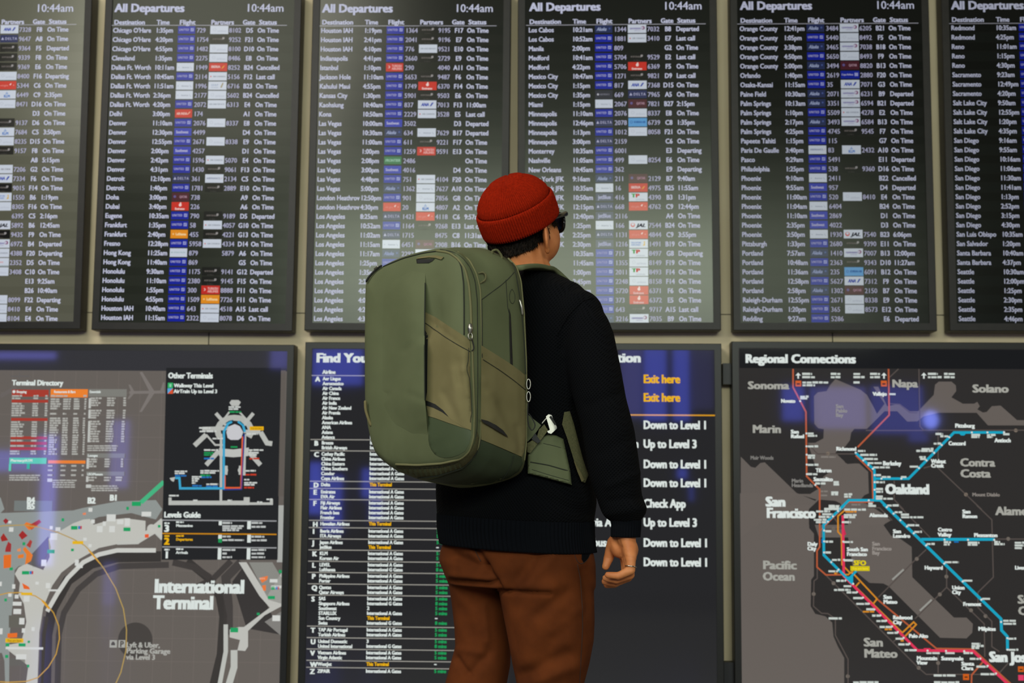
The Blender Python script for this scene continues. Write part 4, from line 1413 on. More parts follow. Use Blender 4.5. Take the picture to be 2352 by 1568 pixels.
def bvh(*meshes):
    vs, fs = [], []
    for me in meshes:
        b = len(vs)
        vs += [v.co.copy() for v in me.vertices]
        fs += [tuple(i + b for i in p.vertices) for p in me.polygons]
    return BVHTree.FromPolygons(vs, fs)
def hit(tree, px, py):
    d = ray(px, py).normalized()
    p, n, i, dist = tree.ray_cast(CAM, d)
    if p is None:
        return None
    if n.dot(d) > 0:
        n = -n
    return p, n
def inside(p, poly):
    x, y = p
    c = False
    for i in range(len(poly)):
        x0, y0 = poly[i - 1]
        x1, y1 = poly[i]
        if (y0 > y) != (y1 > y) and x < (x1 - x0) * (y - y0) / (y1 - y0) + x0:
            c = not c
    return c
def resample(pts, step, closed=True):
    out = []
    m = len(pts)
    for i in range(m if closed else m - 1):
        a, b = Vector(pts[i]), Vector(pts[(i + 1) % m])
        k = max(1, int(round((b - a).length / step)))
        out += [tuple(a.lerp(b, j / k)) for j in range(k)]
    if not closed:
        out.append(tuple(pts[-1]))
    return out
def near_hits(tree, pts):
    H = [hit(tree, *p) for p in pts]
    ok = [i for i, h in enumerate(H) if h]
    if not ok:                               # just off the silhouette: step inwards
        for dx in (2, 4, 7, 11, 16):
            for sx, sy in ((-1, 0), (1, 0), (0, 1), (0, -1)):
                h = hit(tree, pts[0][0] + dx * sx, pts[0][1] + dx * sy)
                if h:
                    return [(U(p[0], p[1], h[0].y), h[1].copy()) for p in pts]
        raise RuntimeError('patch misses its surface')
    out = []
    for i, h in enumerate(H):
        if h is None:
            j = min(ok, key=lambda a: (pts[a][0] - pts[i][0]) ** 2 + (pts[a][1] - pts[i][1]) ** 2)
            q, n = H[j]
            h = (U(pts[i][0], pts[i][1], q.y), n)
        out.append((h[0].copy(), h[1].copy()))
    return out
def seg_d(x, y, s):
    x0, y0, x1, y1 = s[:4]
    dx, dy = x1 - x0, y1 - y0
    t = max(0, min(1, ((x - x0) * dx + (y - y0) * dy) / (dx * dx + dy * dy + 1e-9)))
    return sqrt((x - x0 - t * dx) ** 2 + (y - y0 - t * dy) ** 2), t
def folds(lst):
    """raised or sunken creases along lines: (x0, y0, x1, y1, width, height)"""
    def f(x, y):
        h = 0.0
        for s in lst:
            d, t = seg_d(x, y, s)
            h += s[5] * exp(-(d / s[4]) ** 2)
        return h
    return f
def patch(name, poly, tree, off, mat, parent, thick=0.004, step=7, height=None, smooth=4, edge=0.0, flat=False):
    """a piece of cloth lying on a surface, its outline read off the photograph"""
    bd = resample(poly, step)
    nb = len(bd)
    xs = [p[0] for p in bd]
    ys = [p[1] for p in bd]
    pts = list(bd)
    y = min(ys) + step * .6
    r = 0
    while y < max(ys):
        x = min(xs) + (step * .5 if r % 2 else 0)
        while x < max(xs):
            if inside((x, y), bd) and min((x - a) ** 2 + (y - b) ** 2 for a, b in bd) > (step * .55) ** 2:
                pts.append((x, y))
            x += step
        y += step * .87
        r += 1
    vv, ee, ff, *_ = delaunay_2d_cdt([Vector(p) for p in pts], [(i, (i + 1) % nb) for i in range(nb)], [], 1, 1e-5)
    pts = [tuple(v) for v in vv]
    H = near_hits(tree, pts)
    nbr = [set() for _ in pts]
    for f in ff:
        for i in range(len(f)):
            nbr[f[i]].add(f[i - 1])
            nbr[f[i - 1]].add(f[i])
    N = [h[1] for h in H]
    for _k in range(smooth):
        N = [(N[i] + sum((N[j] for j in nbr[i]), Vector()) / max(1, len(nbr[i]))).normalized() for i in range(len(N))]
    # keep the piece on the line of sight of its outline, lifted along the surface normal
    bdset = set(i for i, p in enumerate(pts) if min((p[0] - a) ** 2 + (p[1] - b) ** 2 for a, b in bd) < .01)
    top, bot = [], []
    for i, (p, n) in enumerate(H):
        h = off + (height(*pts[i]) if height else 0.0)
        if i in bdset:
            h -= edge
        d = (p - CAM).normalized()
        k = max(0.35, -N[i].dot(d))
        q = p - d * (h / k) if flat is False else p + N[i] * h
        top.append(q)
        bot.append(q + d * (thick / k))
    n = len(pts)
    fs = []
    cnt = {}
    for f in ff:
        a, b_, c = top[f[0]], top[f[1]], top[f[2]]
        f = list(f) if (b_ - a).cross(c - a).dot(CAM - a) > 0 else list(f)[::-1]
        fs.append(f)
        fs.append([i + n for i in f[::-1]])
        for i in range(len(f)):
            e = (f[i - 1], f[i])
            cnt[e] = 1
    for (a, b_) in list(cnt):
        if (b_, a) not in cnt:
            fs.append([b_, a, a + n, b_ + n])
    me = bpy.data.meshes.new(name)
    me.from_pydata([tuple(v) for v in top + bot], [], fs)
    o = finish(me, mat, name, parent)
    es = o.modifiers.new('edge', 'EDGE_SPLIT')
    es.split_angle = radians(50)
    return o
def seam(name, pts, tree, r, mat, parent, off=0.0, step=6, n=6, flat=1.0):
    """a cord, zip or stitched line laid on a surface"""
    q = resample(pts, step, False)
    H = near_hits(tree, q)
    path = [p + nn * off for p, nn in H]
    for _k in range(2):
        path = [path[0]] + [(path[i - 1] + path[i] * 2 + path[i + 1]) / 4 for i in range(1, len(path) - 1)] + [path[-1]]
    return finish(mesh_from([tube(path, [r] * len(path), n=n)], name), mat, name, parent)
def displace(me, f, facing=True):
    ns = [v.normal.copy() for v in me.vertices]
    for v, n in zip(me.vertices, ns):
        d = (v.co - CAM).normalized()
        k = -n.dot(d)
        if facing and k < 0.05:
            continue
        x, y = PX(v.co)
        v.co += n * f(x, y) * min(1.0, k * 2.5)
    me.update()
# ------------------------------------------------------------------ the person
TH = radians(38)
FW = Vector((sin(TH), cos(TH), 0))             # the way the person faces
RT = Vector((cos(TH), -sin(TH), 0))
UP = Vector((0, 0, 1))
YT = 3.20
T = U(1190, 880, YT)                           # middle of the torso
BASE = Vector((T.x, T.y, 0))
person = empty('person', BASE, 'person seen from behind in red beanie, black sweater and brown trousers facing the boards', 'person')
INV = Matrix.Translation(-BASE)
def child(me, mat, name, parent=None):
    """meshes are made in world coordinates, then hung on the person"""
    par = parent or person
    o = finish(me, mat, name, par)
    o.matrix_parent_inverse = par.matrix_world.inverted() if parent else INV
    return o
def slice_(l, r, py, yc, hd, th=TH, n=40, sq=2.3):
    """a level cross-section whose outline meets the two photo pixels"""
    a, b = U(l, py, yc), U(r, py, yc)
    c = (a + b) / 2
    hx = (b - a).length / 2
    hd = min(hd, hx * .97)
    A = sqrt(max(1e-6, hx * hx - (hd * sin(th)) ** 2)) / cos(th)
    u, v = Vector((cos(th), -sin(th), 0)), Vector((sin(th), cos(th), 0))
    out = []
    for k in range(n):
        t = 2 * pi * k / n
        cs, sn = cos(t), sin(t)
        rr = (abs(cs) ** sq + abs(sn) ** sq) ** (-1 / sq)
        out.append(c + u * (A * cs * rr) + v * (hd * sn * rr))
    return out
def stack(rows, yc, hd, **k):
    """rows: (py, left, right[, depth y[, half depth]])"""
    rings = []
    for row in rows:
        py, l, r = row[:3]
        y = row[3] if len(row) > 3 else yc
        h = row[4] if len(row) > 4 else hd
        rings.append(slice_(l, r, py, y, h, **k))
    return loft(rings)
def dense(rows, k=3):
    full = [tuple(r) for r in rows]
    n = (len(full) - 1) * k + 1
    m = len(full[0])
    out = []
    for i in range(n):
        t = i / k
        a = min(int(t), len(full) - 2)
        f = t - a
        out.append(tuple(full[a][j] * (1 - f) + full[a + 1][j] * f for j in range(m)))
    return out

# ---- shapes shared by body and clothes
TORSO = [(1262, 1014, 1360, 3.2, .125), (1200, 1006, 1357, 3.2, .128), (1150, 1003, 1364, 3.2, .13), (1117, 1002, 1360, 3.2, .13), (1050, 1012, 1346, 3.2, .125), (950, 1030, 1338, 3.2, .12),
         (850, 1042, 1348, 3.2, .118), (770, 1050, 1366, 3.2, .112), (710, 1062, 1362, 3.2, .10), (670, 1090, 1335, 3.19, .088), (642, 1130, 1300, 3.185, .074), (622, 1165, 1262, 3.18, .058)]
ARM = [(684, 1308, 1350, 3.11, .03), (700, 1290, 1372, 3.10, .045), (730, 1284, 1394, 3.09, .056), (766, 1290, 1408, 3.085, .06), (817, 1298, 1418, 3.075, .062), (852, 1304, 1425, 3.07, .062), (914, 1318, 1436, 3.06, .06), (985, 1338, 1455, 3.05, .058),
       (1060, 1350, 1466, 3.045, .056), (1100, 1357, 1470, 3.045, .055), (1135, 1369, 1472, 3.045, .053), (1163, 1378, 1484, 3.045, .052), (1178, 1384, 1483, 3.045, .05), (1190, 1393, 1474, 3.045, .044), (1199, 1404, 1469, 3.045, .034)]
def W3(f, r, z):                               # torso-local point: forward, right, height
    return Vector((T.x, T.y, z)) + FW * f + RT * r
shoulder_l = W3(0, -.185, 1.44)
elbow_l = W3(.03, -.235, 1.16)
wrist_l = W3(.22, -.15, 1.20)

# ---- head frame
HA = radians(37)
hp = radians(10)
hf0 = Vector((sin(HA), cos(HA), 0))
HF = (hf0 * cos(hp) + UP * sin(hp)).normalized()
HR = Vector((cos(HA), -sin(HA), 0))
HU = HR.cross(HF).normalized()
HC = U(1189, 507, 3.17)
def hl(f, r, u):
    return HC + HF * f + HR * r + HU * u
def hell(f, r, u, af, ar, au, tilt=0):
    return sphere(hl(f, r, u), (HR * ar, HF * af, HU * au), 24, 16)

# ---- hand, right: metacarpals, four bent fingers, thumb
PXM = 1 / 1062.0
def hp_(x, y, d):
    return U(x, y, d)
def finger(pts, r):
    q = [hp_(*p) for p in pts]
    parts = [tube([a, b], [ra, rb], n=12) for a, b, ra, rb in zip(q, q[1:], r, r[1:])]
    return parts + [ball(p, rr * 1.02) for p, rr in zip(q, r)]
def right_hand():
    o = []
    WR = (1438, 1228, 3.045)
    kn = [(1449, 1283, 3.012), (1446, 1288, 3.033), (1442, 1290, 3.055), (1437, 1288, 3.076)]
    for k, (x, y, d) in enumerate(kn):
        o.append(tube([hp_(WR[0] + (k - 1.5) * -2, 1246, 3.045 + (k - 1.5) * .008), hp_((WR[0] + x) / 2 + 4 - k, (1238 + y) / 2, (3.045 + d) / 2), hp_(x, y, d)], [.0150, .0160, .0125], n=14))
    o += finger([(1449, 1283, 3.012), (1449, 1309, 3.008), (1421, 1322, 3.010), (1396, 1320, 3.014)], [.0112, .0098, .0085, .0072])
    o += finger([(1446, 1288, 3.033), (1447, 1320, 3.028), (1416, 1331, 3.030), (1391, 1327, 3.036)], [.0118, .0102, .0090, .0076])
    o += finger([(1442, 1290, 3.055), (1442, 1325, 3.050), (1413, 1338, 3.050), (1389, 1335, 3.058)], [.0120, .0104, .0092, .0078])
    o += finger([(1437, 1288, 3.076), (1438, 1322, 3.074), (1412, 1340, 3.074), (1394, 1343, 3.080)], [.0116, .0102, .0090, .0076])
    # ball of the thumb and the thumb, leaving the side of the palm near the wrist
    o.append(tube([hp_(1424, 1236, 3.062), hp_(1411, 1250, 3.074), hp_(1404, 1262, 3.078)], [.019, .018, .0135], n=16))
    o.append(sphere(hp_(1424, 1258, 3.062), (Vector((.021, 0, 0)), Vector((0, .02, 0)), Vector((0, 0, .022)))))
    o += finger([(1404, 1260, 3.078), (1398, 1281, 3.080), (1391, 1301, 3.074)], [.0128, .0112, .0082])
    o.append(sphere(hp_(1447, 1262, 3.037), (Vector((.018, 0, 0)), Vector((0, .023, 0)), Vector((0, 0, .024)))))
    o.append(smooth_tube([hp_(1425, 1110, 3.045), hp_(1434, 1180, 3.045), hp_(1438, 1215, 3.045), hp_(1439, 1242, 3.045)], [.034, .029, .0245, .0255], flat=.8))
    return o
def left_hand():
    o = []
    d = (W3(.26, -.06, 1.24) - wrist_l).normalized()
    s = UP
    n = d.cross(s)
    for k in range(4):
        b = wrist_l + d * .03 + s * (.012 - k * .010)
        kn = wrist_l + d * .095 + s * (.032 - k * .021)
        o.append(tube([b, kn], [.015, .012]))
        q = [kn, kn + d * .038 + n * -.012, kn + d * .05 + n * -.036, kn + d * .038 + n * -.054]
        L = (1, 1.1, 1.05, .85)[k]
        q = [kn + (p - kn) * L for p in q]
        o += [tube([a, c], [.0095, .0085], n=12) for a, c in zip(q, q[1:])] + [ball(p, .0096) for p in q]
    q = [wrist_l + d * .03 + s * .02, wrist_l + d * .06 + s * .05 - n * .012, wrist_l + d * .09 + s * .062 - n * .03]
    o += [tube([a, c], [.013, .011], n=12) for a, c in zip(q, q[1:])] + [ball(q[2], .0105)]
    return o

m_skin = pbr('skin', (198, 126, 76), rough=0.55, spec=0.3, tweak=noise_col((182, 108, 62), 30, 4, bump=0.12, bscale=500, bdist=0.0006))
parts = [hell(-.001, 0, .000, .087, .073, .083), hell(.035, 0, -.05, .058, .056, .066), hell(.052, 0, -.078, .036, .036, .03), hell(.036, .034, -.046, .046, .042, .054), hell(.034, -.026, -.046, .045, .040, .052)]
parts += [hell(.088, 0, -.012, .016, .011, .026), hell(.1, 0, -.026, .013, .014, .011), hell(.092, .011, -.03, .009, .008, .007), hell(.092, -.011, -.03, .009, .008, .007)]      # nose
parts += [hell(.085, 0, -.054, .009, .022, .006), hell(.083, 0, -.063, .009, .019, .007), hell(.082, 0, -.088, .015, .02, .014)]                                              # lips, chin
parts += [hell(.082, .032, .014, .014, .026, .009), hell(.082, -.032, .014, .014, .026, .009), hell(.079, .032, -.006, .010, .014, .009), hell(.079, -.032, -.006, .010, .014, .009)]    # brow, lids
for sgn in (1, -1):                                                                                                                                                     # ears
    e_out = (HR * sgn * .62 - HF * .78).normalized()
    e_n = e_out.cross(HU).normalized()
    c = hl(-.004 if sgn > 0 else .034, sgn * (.078 if sgn > 0 else .066), -.044)
    parts.append(sphere(c + e_out * .008, (e_out * .021, e_n * .0075, HU * .027), 18, 14))
    rim = [c + e_out * (.012 + .017 * sin(a)) + HU * (-.026 * cos(a) - .002) for a in [pi * k / 10 for k in range(0, 11)]]
    parts.append(tube(rim, [.0042] * len(rim), n=8))
    parts.append(sphere(c + e_out * .009 - HU * .029, (e_out * .010, e_n * .0065, HU * .011)))
neck_a = hl(-.012, 0, -.045)
neck_b = U(1212, 655, 3.19)
parts.append(smooth_tube([neck_a, (neck_a + neck_b) / 2 - FW * .002, neck_b], [.061, .060, .068]))
parts.append(stack([(r[0], r[1] + 26, r[2] - 26, r[3], r[4] - (.016 if r[0] < 1000 else .035)) for r in TORSO[1:]], YT, .1))
parts.append(stack([(r[0], r[1] + 14, r[2] - 14, r[3], r[4] - .012) for r in ARM[2:12]], 3.06, .05))
parts.append(tube([shoulder_l, elbow_l, wrist_l], [.045, .038, .028]))
parts += right_hand() + left_hand()
for sg, yy, cx in ((1, 3.14, 1262), (-1, 3.26, 1104)):
    k0, k1, k2 = U(cx, 1300, yy), U(cx - 2, 1640, yy), U(cx - 10, 2190, yy)
    parts.append(smooth_tube([k0, k1, k2], [.060, .045, .034]))
    parts.append(tube([k2 - UP * .03, k2 - UP * .055 + FW * .12], [.036, .026], flat=.8))
parts.append(sphere(U(1186, 1290, 3.2), (RT * .12, FW * .08, UP * .045)))
body_me = union(parts, .0030, 5)
displace(body_me, folds([(1422, 1238, 1428, 1256, 2.2, -.0014), (1428, 1256, 1427, 1274, 2.2, -.0016), (1437, 1277, 1456, 1281, 2.0, -.0010), (1440, 1308, 1457, 1306, 2.0, -.0009), (1425, 1283, 1438, 1276, 2.2, -.0012), (1400, 1283, 1392, 1280, 2.0, -.0008), (1420, 1316, 1424, 1330, 1.8, -.0008), (1402, 1240, 1412, 1262, 3.0, .0006)]))
child(body_me, m_skin, 'body')

# ---- hair, below the beanie, behind the ears, with a sideburn
CB = U(1198, 517, 3.165)                       # middle of the beanie's lower edge
E1 = Vector((.932, 0, .362))
E2 = Vector((0, -.866, -.50))
NB = E2.cross(E1)
NB = (NB if NB.z > 0 else -NB).normalized()
E1 = (E1 - NB * E1.dot(NB)).normalized()
E2 = NB.cross(E1)
E2 = E2 if E2.y < 0 else -E2
m_hair = pbr('black_hair', (17, 13, 11), rough=0.8, spec=0.12, tweak=noise_col((32, 24, 18), 160, 5))
def is_hair(p):
    q = p - HC
    f, r, u = q.dot(HF), q.dot(HR), q.dot(HU)
    if (p - CB).dot(NB) > .035:
        return False
    if abs(r) > .0765 and f < .024:
        return False
    if f < -.018:
        return u > -.085 + .40 * max(0, f + .075)
    if f < .006:
        return u > -.056 + .3 * (f + .018) and abs(r) < .078
    return .033 < f < .048 and abs(r) > .05 and u > -.024
hv, hf_, idx = [], [], {}
tuft = []
rnd = random.Random(3)
for p in body_me.polygons:
    c = p.center
    if c.z < 1.45 or not is_hair(c):
        continue
    q = []
    for i in p.vertices:
        if i not in idx:
            v = body_me.vertices[i]
            idx[i] = len(hv)
            hv.append(v.co + v.normal * (.005 + .002 * rnd.random()))
        q.append(idx[i])
    hf_.append(q)
    for _k in range(2):
        if rnd.random() < .75:
            tuft.append((Vector(c) + Vector((rnd.uniform(-1, 1), rnd.uniform(-1, 1), rnd.uniform(-1, 1))) * .002, p.normal.copy()))
for c, n in tuft:
    dn = (-HU + HF * -.15 + Vector((rnd.uniform(-.4, .4), rnd.uniform(-.4, .4), 0))).normalized()
    dn = (dn - n * dn.dot(n)).normalized()
    sd = dn.cross(n) * .0007
    a = c + n * .0045
    tip = a + dn * rnd.uniform(.004, .009) + n * rnd.uniform(.0005, .002)
    b = len(hv)
    hv += [a - sd, a + sd, tip, a + n * .0015]
    hf_ += [(b, b + 1, b + 2), (b + 1, b + 3, b + 2), (b + 3, b, b + 2)]
hair_me = bpy.data.meshes.new('hair')
hair_me.from_pydata([tuple(v) for v in hv], [], hf_)
child(hair_me, m_hair, 'hair')

# ---- beanie: ribbed crown and turned-up cuff
m_bean = pbr('red_knit', (142, 29, 7), rough=0.95, spec=0.05, tweak=noise_col((120, 22, 5), 220, 3, bump=.25, bscale=900, bdist=.001))
NR = 104
def bring(t, rad, amp, n=NR * 6, phase=0.0):
    out = []
    for k in range(n):
        a = 2 * pi * k / n
        rr = rad * (1 + .045 * cos(2 * (a - 2.15)))
        w = sin((NR * a + phase) / 2)
        d = amp * (1 - 3.0 * exp(-(w / .40) ** 2))
        cr = 0.0
        out.append(CB + NB * t + (E1 * cos(a) + E2 * sin(a)) * (rr + d))
    return out
R0_ = .0900
prof = [(.048, .93), (.056, .95), (.066, .935), (.076, .875), (.086, .795), (.0945, .705), (.1015, .60), (.107, .49), (.1112, .43), (.114, .29), (.1155, .15), (.116, .02)]
fine = catmull([(t, r, 0) for t, r in prof], 40)
rings = []
for i, p in enumerate(fine):
    rr = p[1] * R0_
    amp = .0015 * min(1, rr / .05)
    ring = bring(p[0], rr, amp)
    # four darts where the crown is gathered
    tt = max(0.0, 1 - rr / (.85 * R0_))
    for k, v in enumerate(ring):
        a = 2 * pi * k / len(ring)
        g = sum(exp(-((((a - a0 + pi) % (2 * pi)) - pi) * rr / .0028) ** 2) for a0 in (1.9, 3.3, .3, 5.0))
        ring[k] = v - NB * (.003 * g * min(1, tt * 3)) if rr > .012 else v
    rings.append(ring)
crown = loft(rings)
cuff = []
for t, r, a in ((.004, .955, 0), (-.0005, .985, .0006), (.000, 1.012, .0013), (.006, 1.028, .0015), (.018, 1.035, .0015), (.032, 1.035, .0015), (.046, 1.028, .0015), (.052, 1.018, .0013), (.0555, .995, .0006), (.054, .972, .0003), (.046, .955, 0)):
    cuff.append(bring(t, r * R0_, a))
cuff = loft(cuff, False)
bo = child(mesh_from([crown], 'beanie'), m_bean, 'beanie')
child(mesh_from([cuff], 'cuff'), m_bean, 'beanie_cuff', bo)

# ---- sweater
def knit(nt, b):
    tc = nt.nodes.new('ShaderNodeTexCoord')
    mp = nt.nodes.new('ShaderNodeMapping')
    mp.inputs['Rotation'].default_value = (0, radians(45), radians(38))
    nt.links.new(tc.outputs['Object'], mp.inputs['Vector'])
    waves = []
    for ax in ('X', 'Z'):
        w = nt.nodes.new('ShaderNodeTexWave')
        w.bands_direction = ax
        w.inputs['Scale'].default_value = 62
        w.inputs['Distortion'].default_value = .6
        nt.links.new(mp.outputs['Vector'], w.inputs['Vector'])
        waves.append(w)
    m_ = nt.nodes.new('ShaderNodeMath')
    m_.operation = 'MULTIPLY'
    nt.links.new(waves[0].outputs['Fac'], m_.inputs[0])
    nt.links.new(waves[1].outputs['Fac'], m_.inputs[1])
    bp = nt.nodes.new('ShaderNodeBump')
    bp.inputs['Strength'].default_value = .9
    bp.inputs['Distance'].default_value = .003
    nt.links.new(m_.outputs[0], bp.inputs['Height'])
    nt.links.new(bp.outputs['Normal'], b.inputs['Normal'])
m_knit = pbr('black_waffle_knit', (7, 8, 11), rough=0.95, spec=0.10, tweak=knit)
m_rib = pbr('black_rib_knit', (7, 9, 14), rough=0.95, spec=0.10)
sp = [stack(dense(TORSO[1:], 2), YT, .12), stack(dense(ARM, 2), 3.06, .055)]
sp.append(sphere(U(1328, 724, 3.10), (RT * .056, FW * .06, UP * .058)))
sp.append(tube([U(1240, 664, 3.175), U(1300, 692, 3.13), U(1330, 728, 3.10)], [.040, .049, .052]))
sp.append(tube([W3(0, -.06, 1.53), W3(0, -.13, 1.50), shoulder_l], [.05, .056, .064]))
sp.append(tube([shoulder_l, (shoulder_l + elbow_l) / 2 - RT * .005, elbow_l, (elbow_l + wrist_l) / 2, wrist_l - (wrist_l - elbow_l) * .06], [.064, .060, .054, .048, .036]))
sw_me = union(sp, .0045, 16)
displace(sw_me, folds([(1330, 700, 1290, 800, 9, -.004), (1398, 1115, 1470, 1085, 9, .004), (1400, 1150, 1484, 1140, 8, -.004), (1390, 1180, 1480, 1166, 9, .003), (1380, 1040, 1460, 1000, 14, -.003),
                       (1010, 1180, 1100, 1150, 14, -.003), (1240, 1140, 1350, 1180, 14, -.004), (1350, 930, 1430, 900, 12, -.003)]))
sweater = child(sw_me, m_knit, 'sweater')
sw_bvh = bvh(sw_me)
seam('shoulder_seam', [(1279, 770), (1292, 745), (1307, 722), (1324, 702), (1340, 690), (1362, 684)], sw_bvh, .0022, m_knit, person).matrix_parent_inverse = INV
def ribbed(rows, yc, hd, nr, amp, thick, th=TH):
    rings = []
    rr = dense(rows, 4)
    for r in rr:
        rings.append(slice_(r[1], r[2], r[0], r[3], r[4], th=th, n=nr * 6))
    out = []
    for ring in rings:
        c = sum(ring, Vector()) / len(ring)
        out.append([v + (v - c).normalized() * amp * cos(2 * pi * k * nr / len(ring)) for k, v in enumerate(ring)])
    inner = [[v - (v - (sum(ring, Vector()) / len(ring))).normalized() * thick for v in ring] for ring in (out[-1],)]
    return loft(out + inner, False)
hem_rows = [(1188, 1006, 1358, 3.2, .130), (1215, 1006, 1358, 3.2, .131), (1240, 1009, 1360, 3.2, .131), (1257, 1013, 1363, 3.2, .131)]
hv_, hf2 = ribbed(hem_rows, YT, .13, 110, .0012, .006)
hv_ = [v + UP * (-.008 * ((v - T).dot(RT) / .2)) for v in hv_]
child(mesh_from([(hv_, hf2)], 'hem'), m_rib, 'ribbed_hem', sweater)
cuff_rows = [(1194, 1403, 1472, 3.045, .036), (1205, 1405, 1472, 3.045, .036), (1218, 1404, 1471, 3.045, .036), (1233, 1404, 1470, 3.045, .036)]
child(mesh_from([ribbed(cuff_rows, 3.045, .033, 34, .0009, .006, th=.2)], 'cuff'), m_rib, 'ribbed_cuff', sweater)

# ---- trousers
m_trs = pbr('brown_cotton', (96, 47, 18), rough=0.9, spec=0.12, tweak=noise_col((80, 38, 14), 14, 4, bump=.25, bscale=900, bdist=.0008))
m_trd = pbr('brown_stitching', (52, 26, 12), rough=0.9)
HIP = [(1232, 1022, 1344, 3.2, .105), (1255, 1017, 1350, 3.2, .115), (1268, 1012, 1357, 3.2, .12), (1292, 1010, 1361, 3.2, .125), (1325, 1024, 1362, 3.2, .125), (1345, 1032, 1362, 3.2, .118)]
LEGL = [(1290, 1020, 1180, 3.26, .085), (1335, 1030, 1172, 3.26, .088), (1380, 1037, 1166, 3.26, .088), (1440, 1044, 1171, 3.26, .085), (1485, 1046, 1173, 3.26, .082), (1525, 1035, 1172, 3.26, .08), (1568, 1023, 1164, 3.26, .08),
        (1640, 1016, 1152, 3.26, .08), (1800, 1024, 1140, 3.26, .076), (2000, 1034, 1132, 3.26, .07), (2170, 1036, 1126, 3.26, .068)]
LEGR = [(1290, 1140, 1356, 3.14, .1), (1335, 1142, 1361, 3.14, .102), (1356, 1146, 1363, 3.14, .1), (1422, 1159, 1365, 3.14, .096), (1469, 1168, 1363, 3.14, .092), (1522, 1177, 1353, 3.14, .088), (1568, 1187, 1341, 3.14, .086),
        (1640, 1194, 1334, 3.14, .084), (1800, 1196, 1326, 3.14, .08), (2000, 1200, 1312, 3.14, .072), (2190, 1202, 1304, 3.14, .07)]
tr_me = union([stack(dense(HIP, 2), YT, .12), stack(dense(LEGL, 3), 3.26, .085, th=.3, sq=2.1), stack(dense(LEGR, 3), 3.14, .09, th=.5, sq=2.1)], .0042, 5)
displace(tr_me, folds([(1150, 1358, 1262, 1363, 5, -.010), (1155, 1344, 1270, 1348, 12, .005), (1232, 1270, 1180, 1342, 15, -.008), (1270, 1280, 1215, 1340, 12, .004), (1088, 1246, 1110, 1296, 9, -.012), (1110, 1296, 1147, 1348, 8, -.012),
                       (1046, 1276, 1106, 1304, 14, -.013), (1036, 1333, 1132, 1341, 6, -.009), (1040, 1320, 1120, 1326, 10, .005), (1302, 1362, 1236, 1412, 16, -.007), (1330, 1400, 1270, 1450, 14, .004), (1302, 1502, 1205, 1548, 17, -.008),
                       (1320, 1530, 1230, 1566, 14, .005), (1050, 1512, 1072, 1545, 8, -.007), (1120, 1500, 1080, 1545, 12, -.007), (1055, 1490, 1110, 1500, 9, .004), (1110, 1390, 1118, 1470, 9, .004), (1340, 1310, 1352, 1400, 10, -.004),
                       (1300, 1420, 1250, 1500, 22, -.006), (1190, 1420, 1215, 1520, 20, .004), (1060, 1400, 1085, 1460, 14, -.004)]))
trousers = child(tr_me, m_trs, 'trousers')
tr_bvh = bvh(tr_me)
for nm, pts in (('side_seam', [(1326, 1296), (1333, 1330), (1337, 1391), (1338, 1440), (1335, 1500), (1330, 1590)]), ('back_seam', [(1087, 1250), (1092, 1266), (1104, 1288)]), ('pocket_seam', [(1316, 1262), (1322, 1282), (1331, 1297), (1345, 1290), (1356, 1272)])):
    seam(nm, pts, tr_bvh, .0012, m_trd, person, off=.0002).matrix_parent_inverse = INV
po = patch('pocket_lining', [(1337, 1258), (1357, 1256), (1356, 1270), (1350, 1284), (1341, 1292), (1336, 1284)], tr_bvh, .001, m_rib, person, thick=.003, step=4)
po.matrix_parent_inverse = INV

# ---- shoes, below the picture
m_shoe = pbr('black_leather', (18, 17, 16), rough=0.4)
for (py, l, r, yy, hd) in (LEGL[-1], LEGR[-1]):
    c = (U(l, py, yy) + U(r, py, yy)) / 2
    c.z = 0
    rings = []
    for t, w, h in ((-.075, .018, .05), (-.06, .034, .075), (-.01, .038, .09), (.05, .042, .075), (.11, .046, .055), (.16, .04, .045), (.185, .02, .03)):
        q = c + FW * t
        rings.append([q + RT * (w * cos(a)) + UP * max(0.002, h * .5 + h * .55 * sin(a)) for a in [2 * pi * k / 20 for k in range(20)]])
    child(mesh_from([loft(rings)], 'shoe'), m_shoe, 'shoe')

# ---- sunglasses and ring
m_frame = pbr('black_acetate', (8, 8, 9), rough=0.22)
m_lens = pbr('mirror_lens', (110, 140, 205), rough=0.04, metal=.9)
m_silver = pbr('silver', (205, 200, 190), rough=0.25, metal=1.0)
gl = empty('sunglasses', hl(.098, 0, -.002), 'thick black sunglasses worn below the red beanie, lens corner showing past the cheek', 'sunglasses')
GI = Matrix.Translation(-gl.location)
def gpart(parts, name, mat):
    o = finish(mesh_from(parts, name), mat, name, gl)
    o.matrix_parent_inverse = GI
    return o
GU = -.003
fr = []
for sg in (1, -1):
    pts = []
    for k in range(25):
        a = 2 * pi * k / 24
        cs, sn = cos(a), sin(a)
        rr = (abs(cs) ** 3.2 + abs(sn) ** 3.2) ** (-1 / 3.2)
        rx, uz = .028 * cs * rr, .021 * sn * rr
        rx *= 1 + .08 * sn
        pts.append(hl(.100 - abs(sg * .034 + rx) ** 2 * 2.4, sg * .034 + rx, -.008 + GU + uz))
    fr.append(tube(pts[:-1] + [pts[0]], [.0042] * 25, n=8))
fr.append(tube([hl(.101, -.008, GU), hl(.104, 0, GU + .003), hl(.101, .008, GU)], [.003] * 3, n=8))
for sg in (1, -1):
    fr.append(tube([hl(.090, sg * .060, GU + .008), hl(.082, sg * .0745, GU + .009)], [.0058, .0058], n=8))
gpart(fr, 'frame', m_frame)
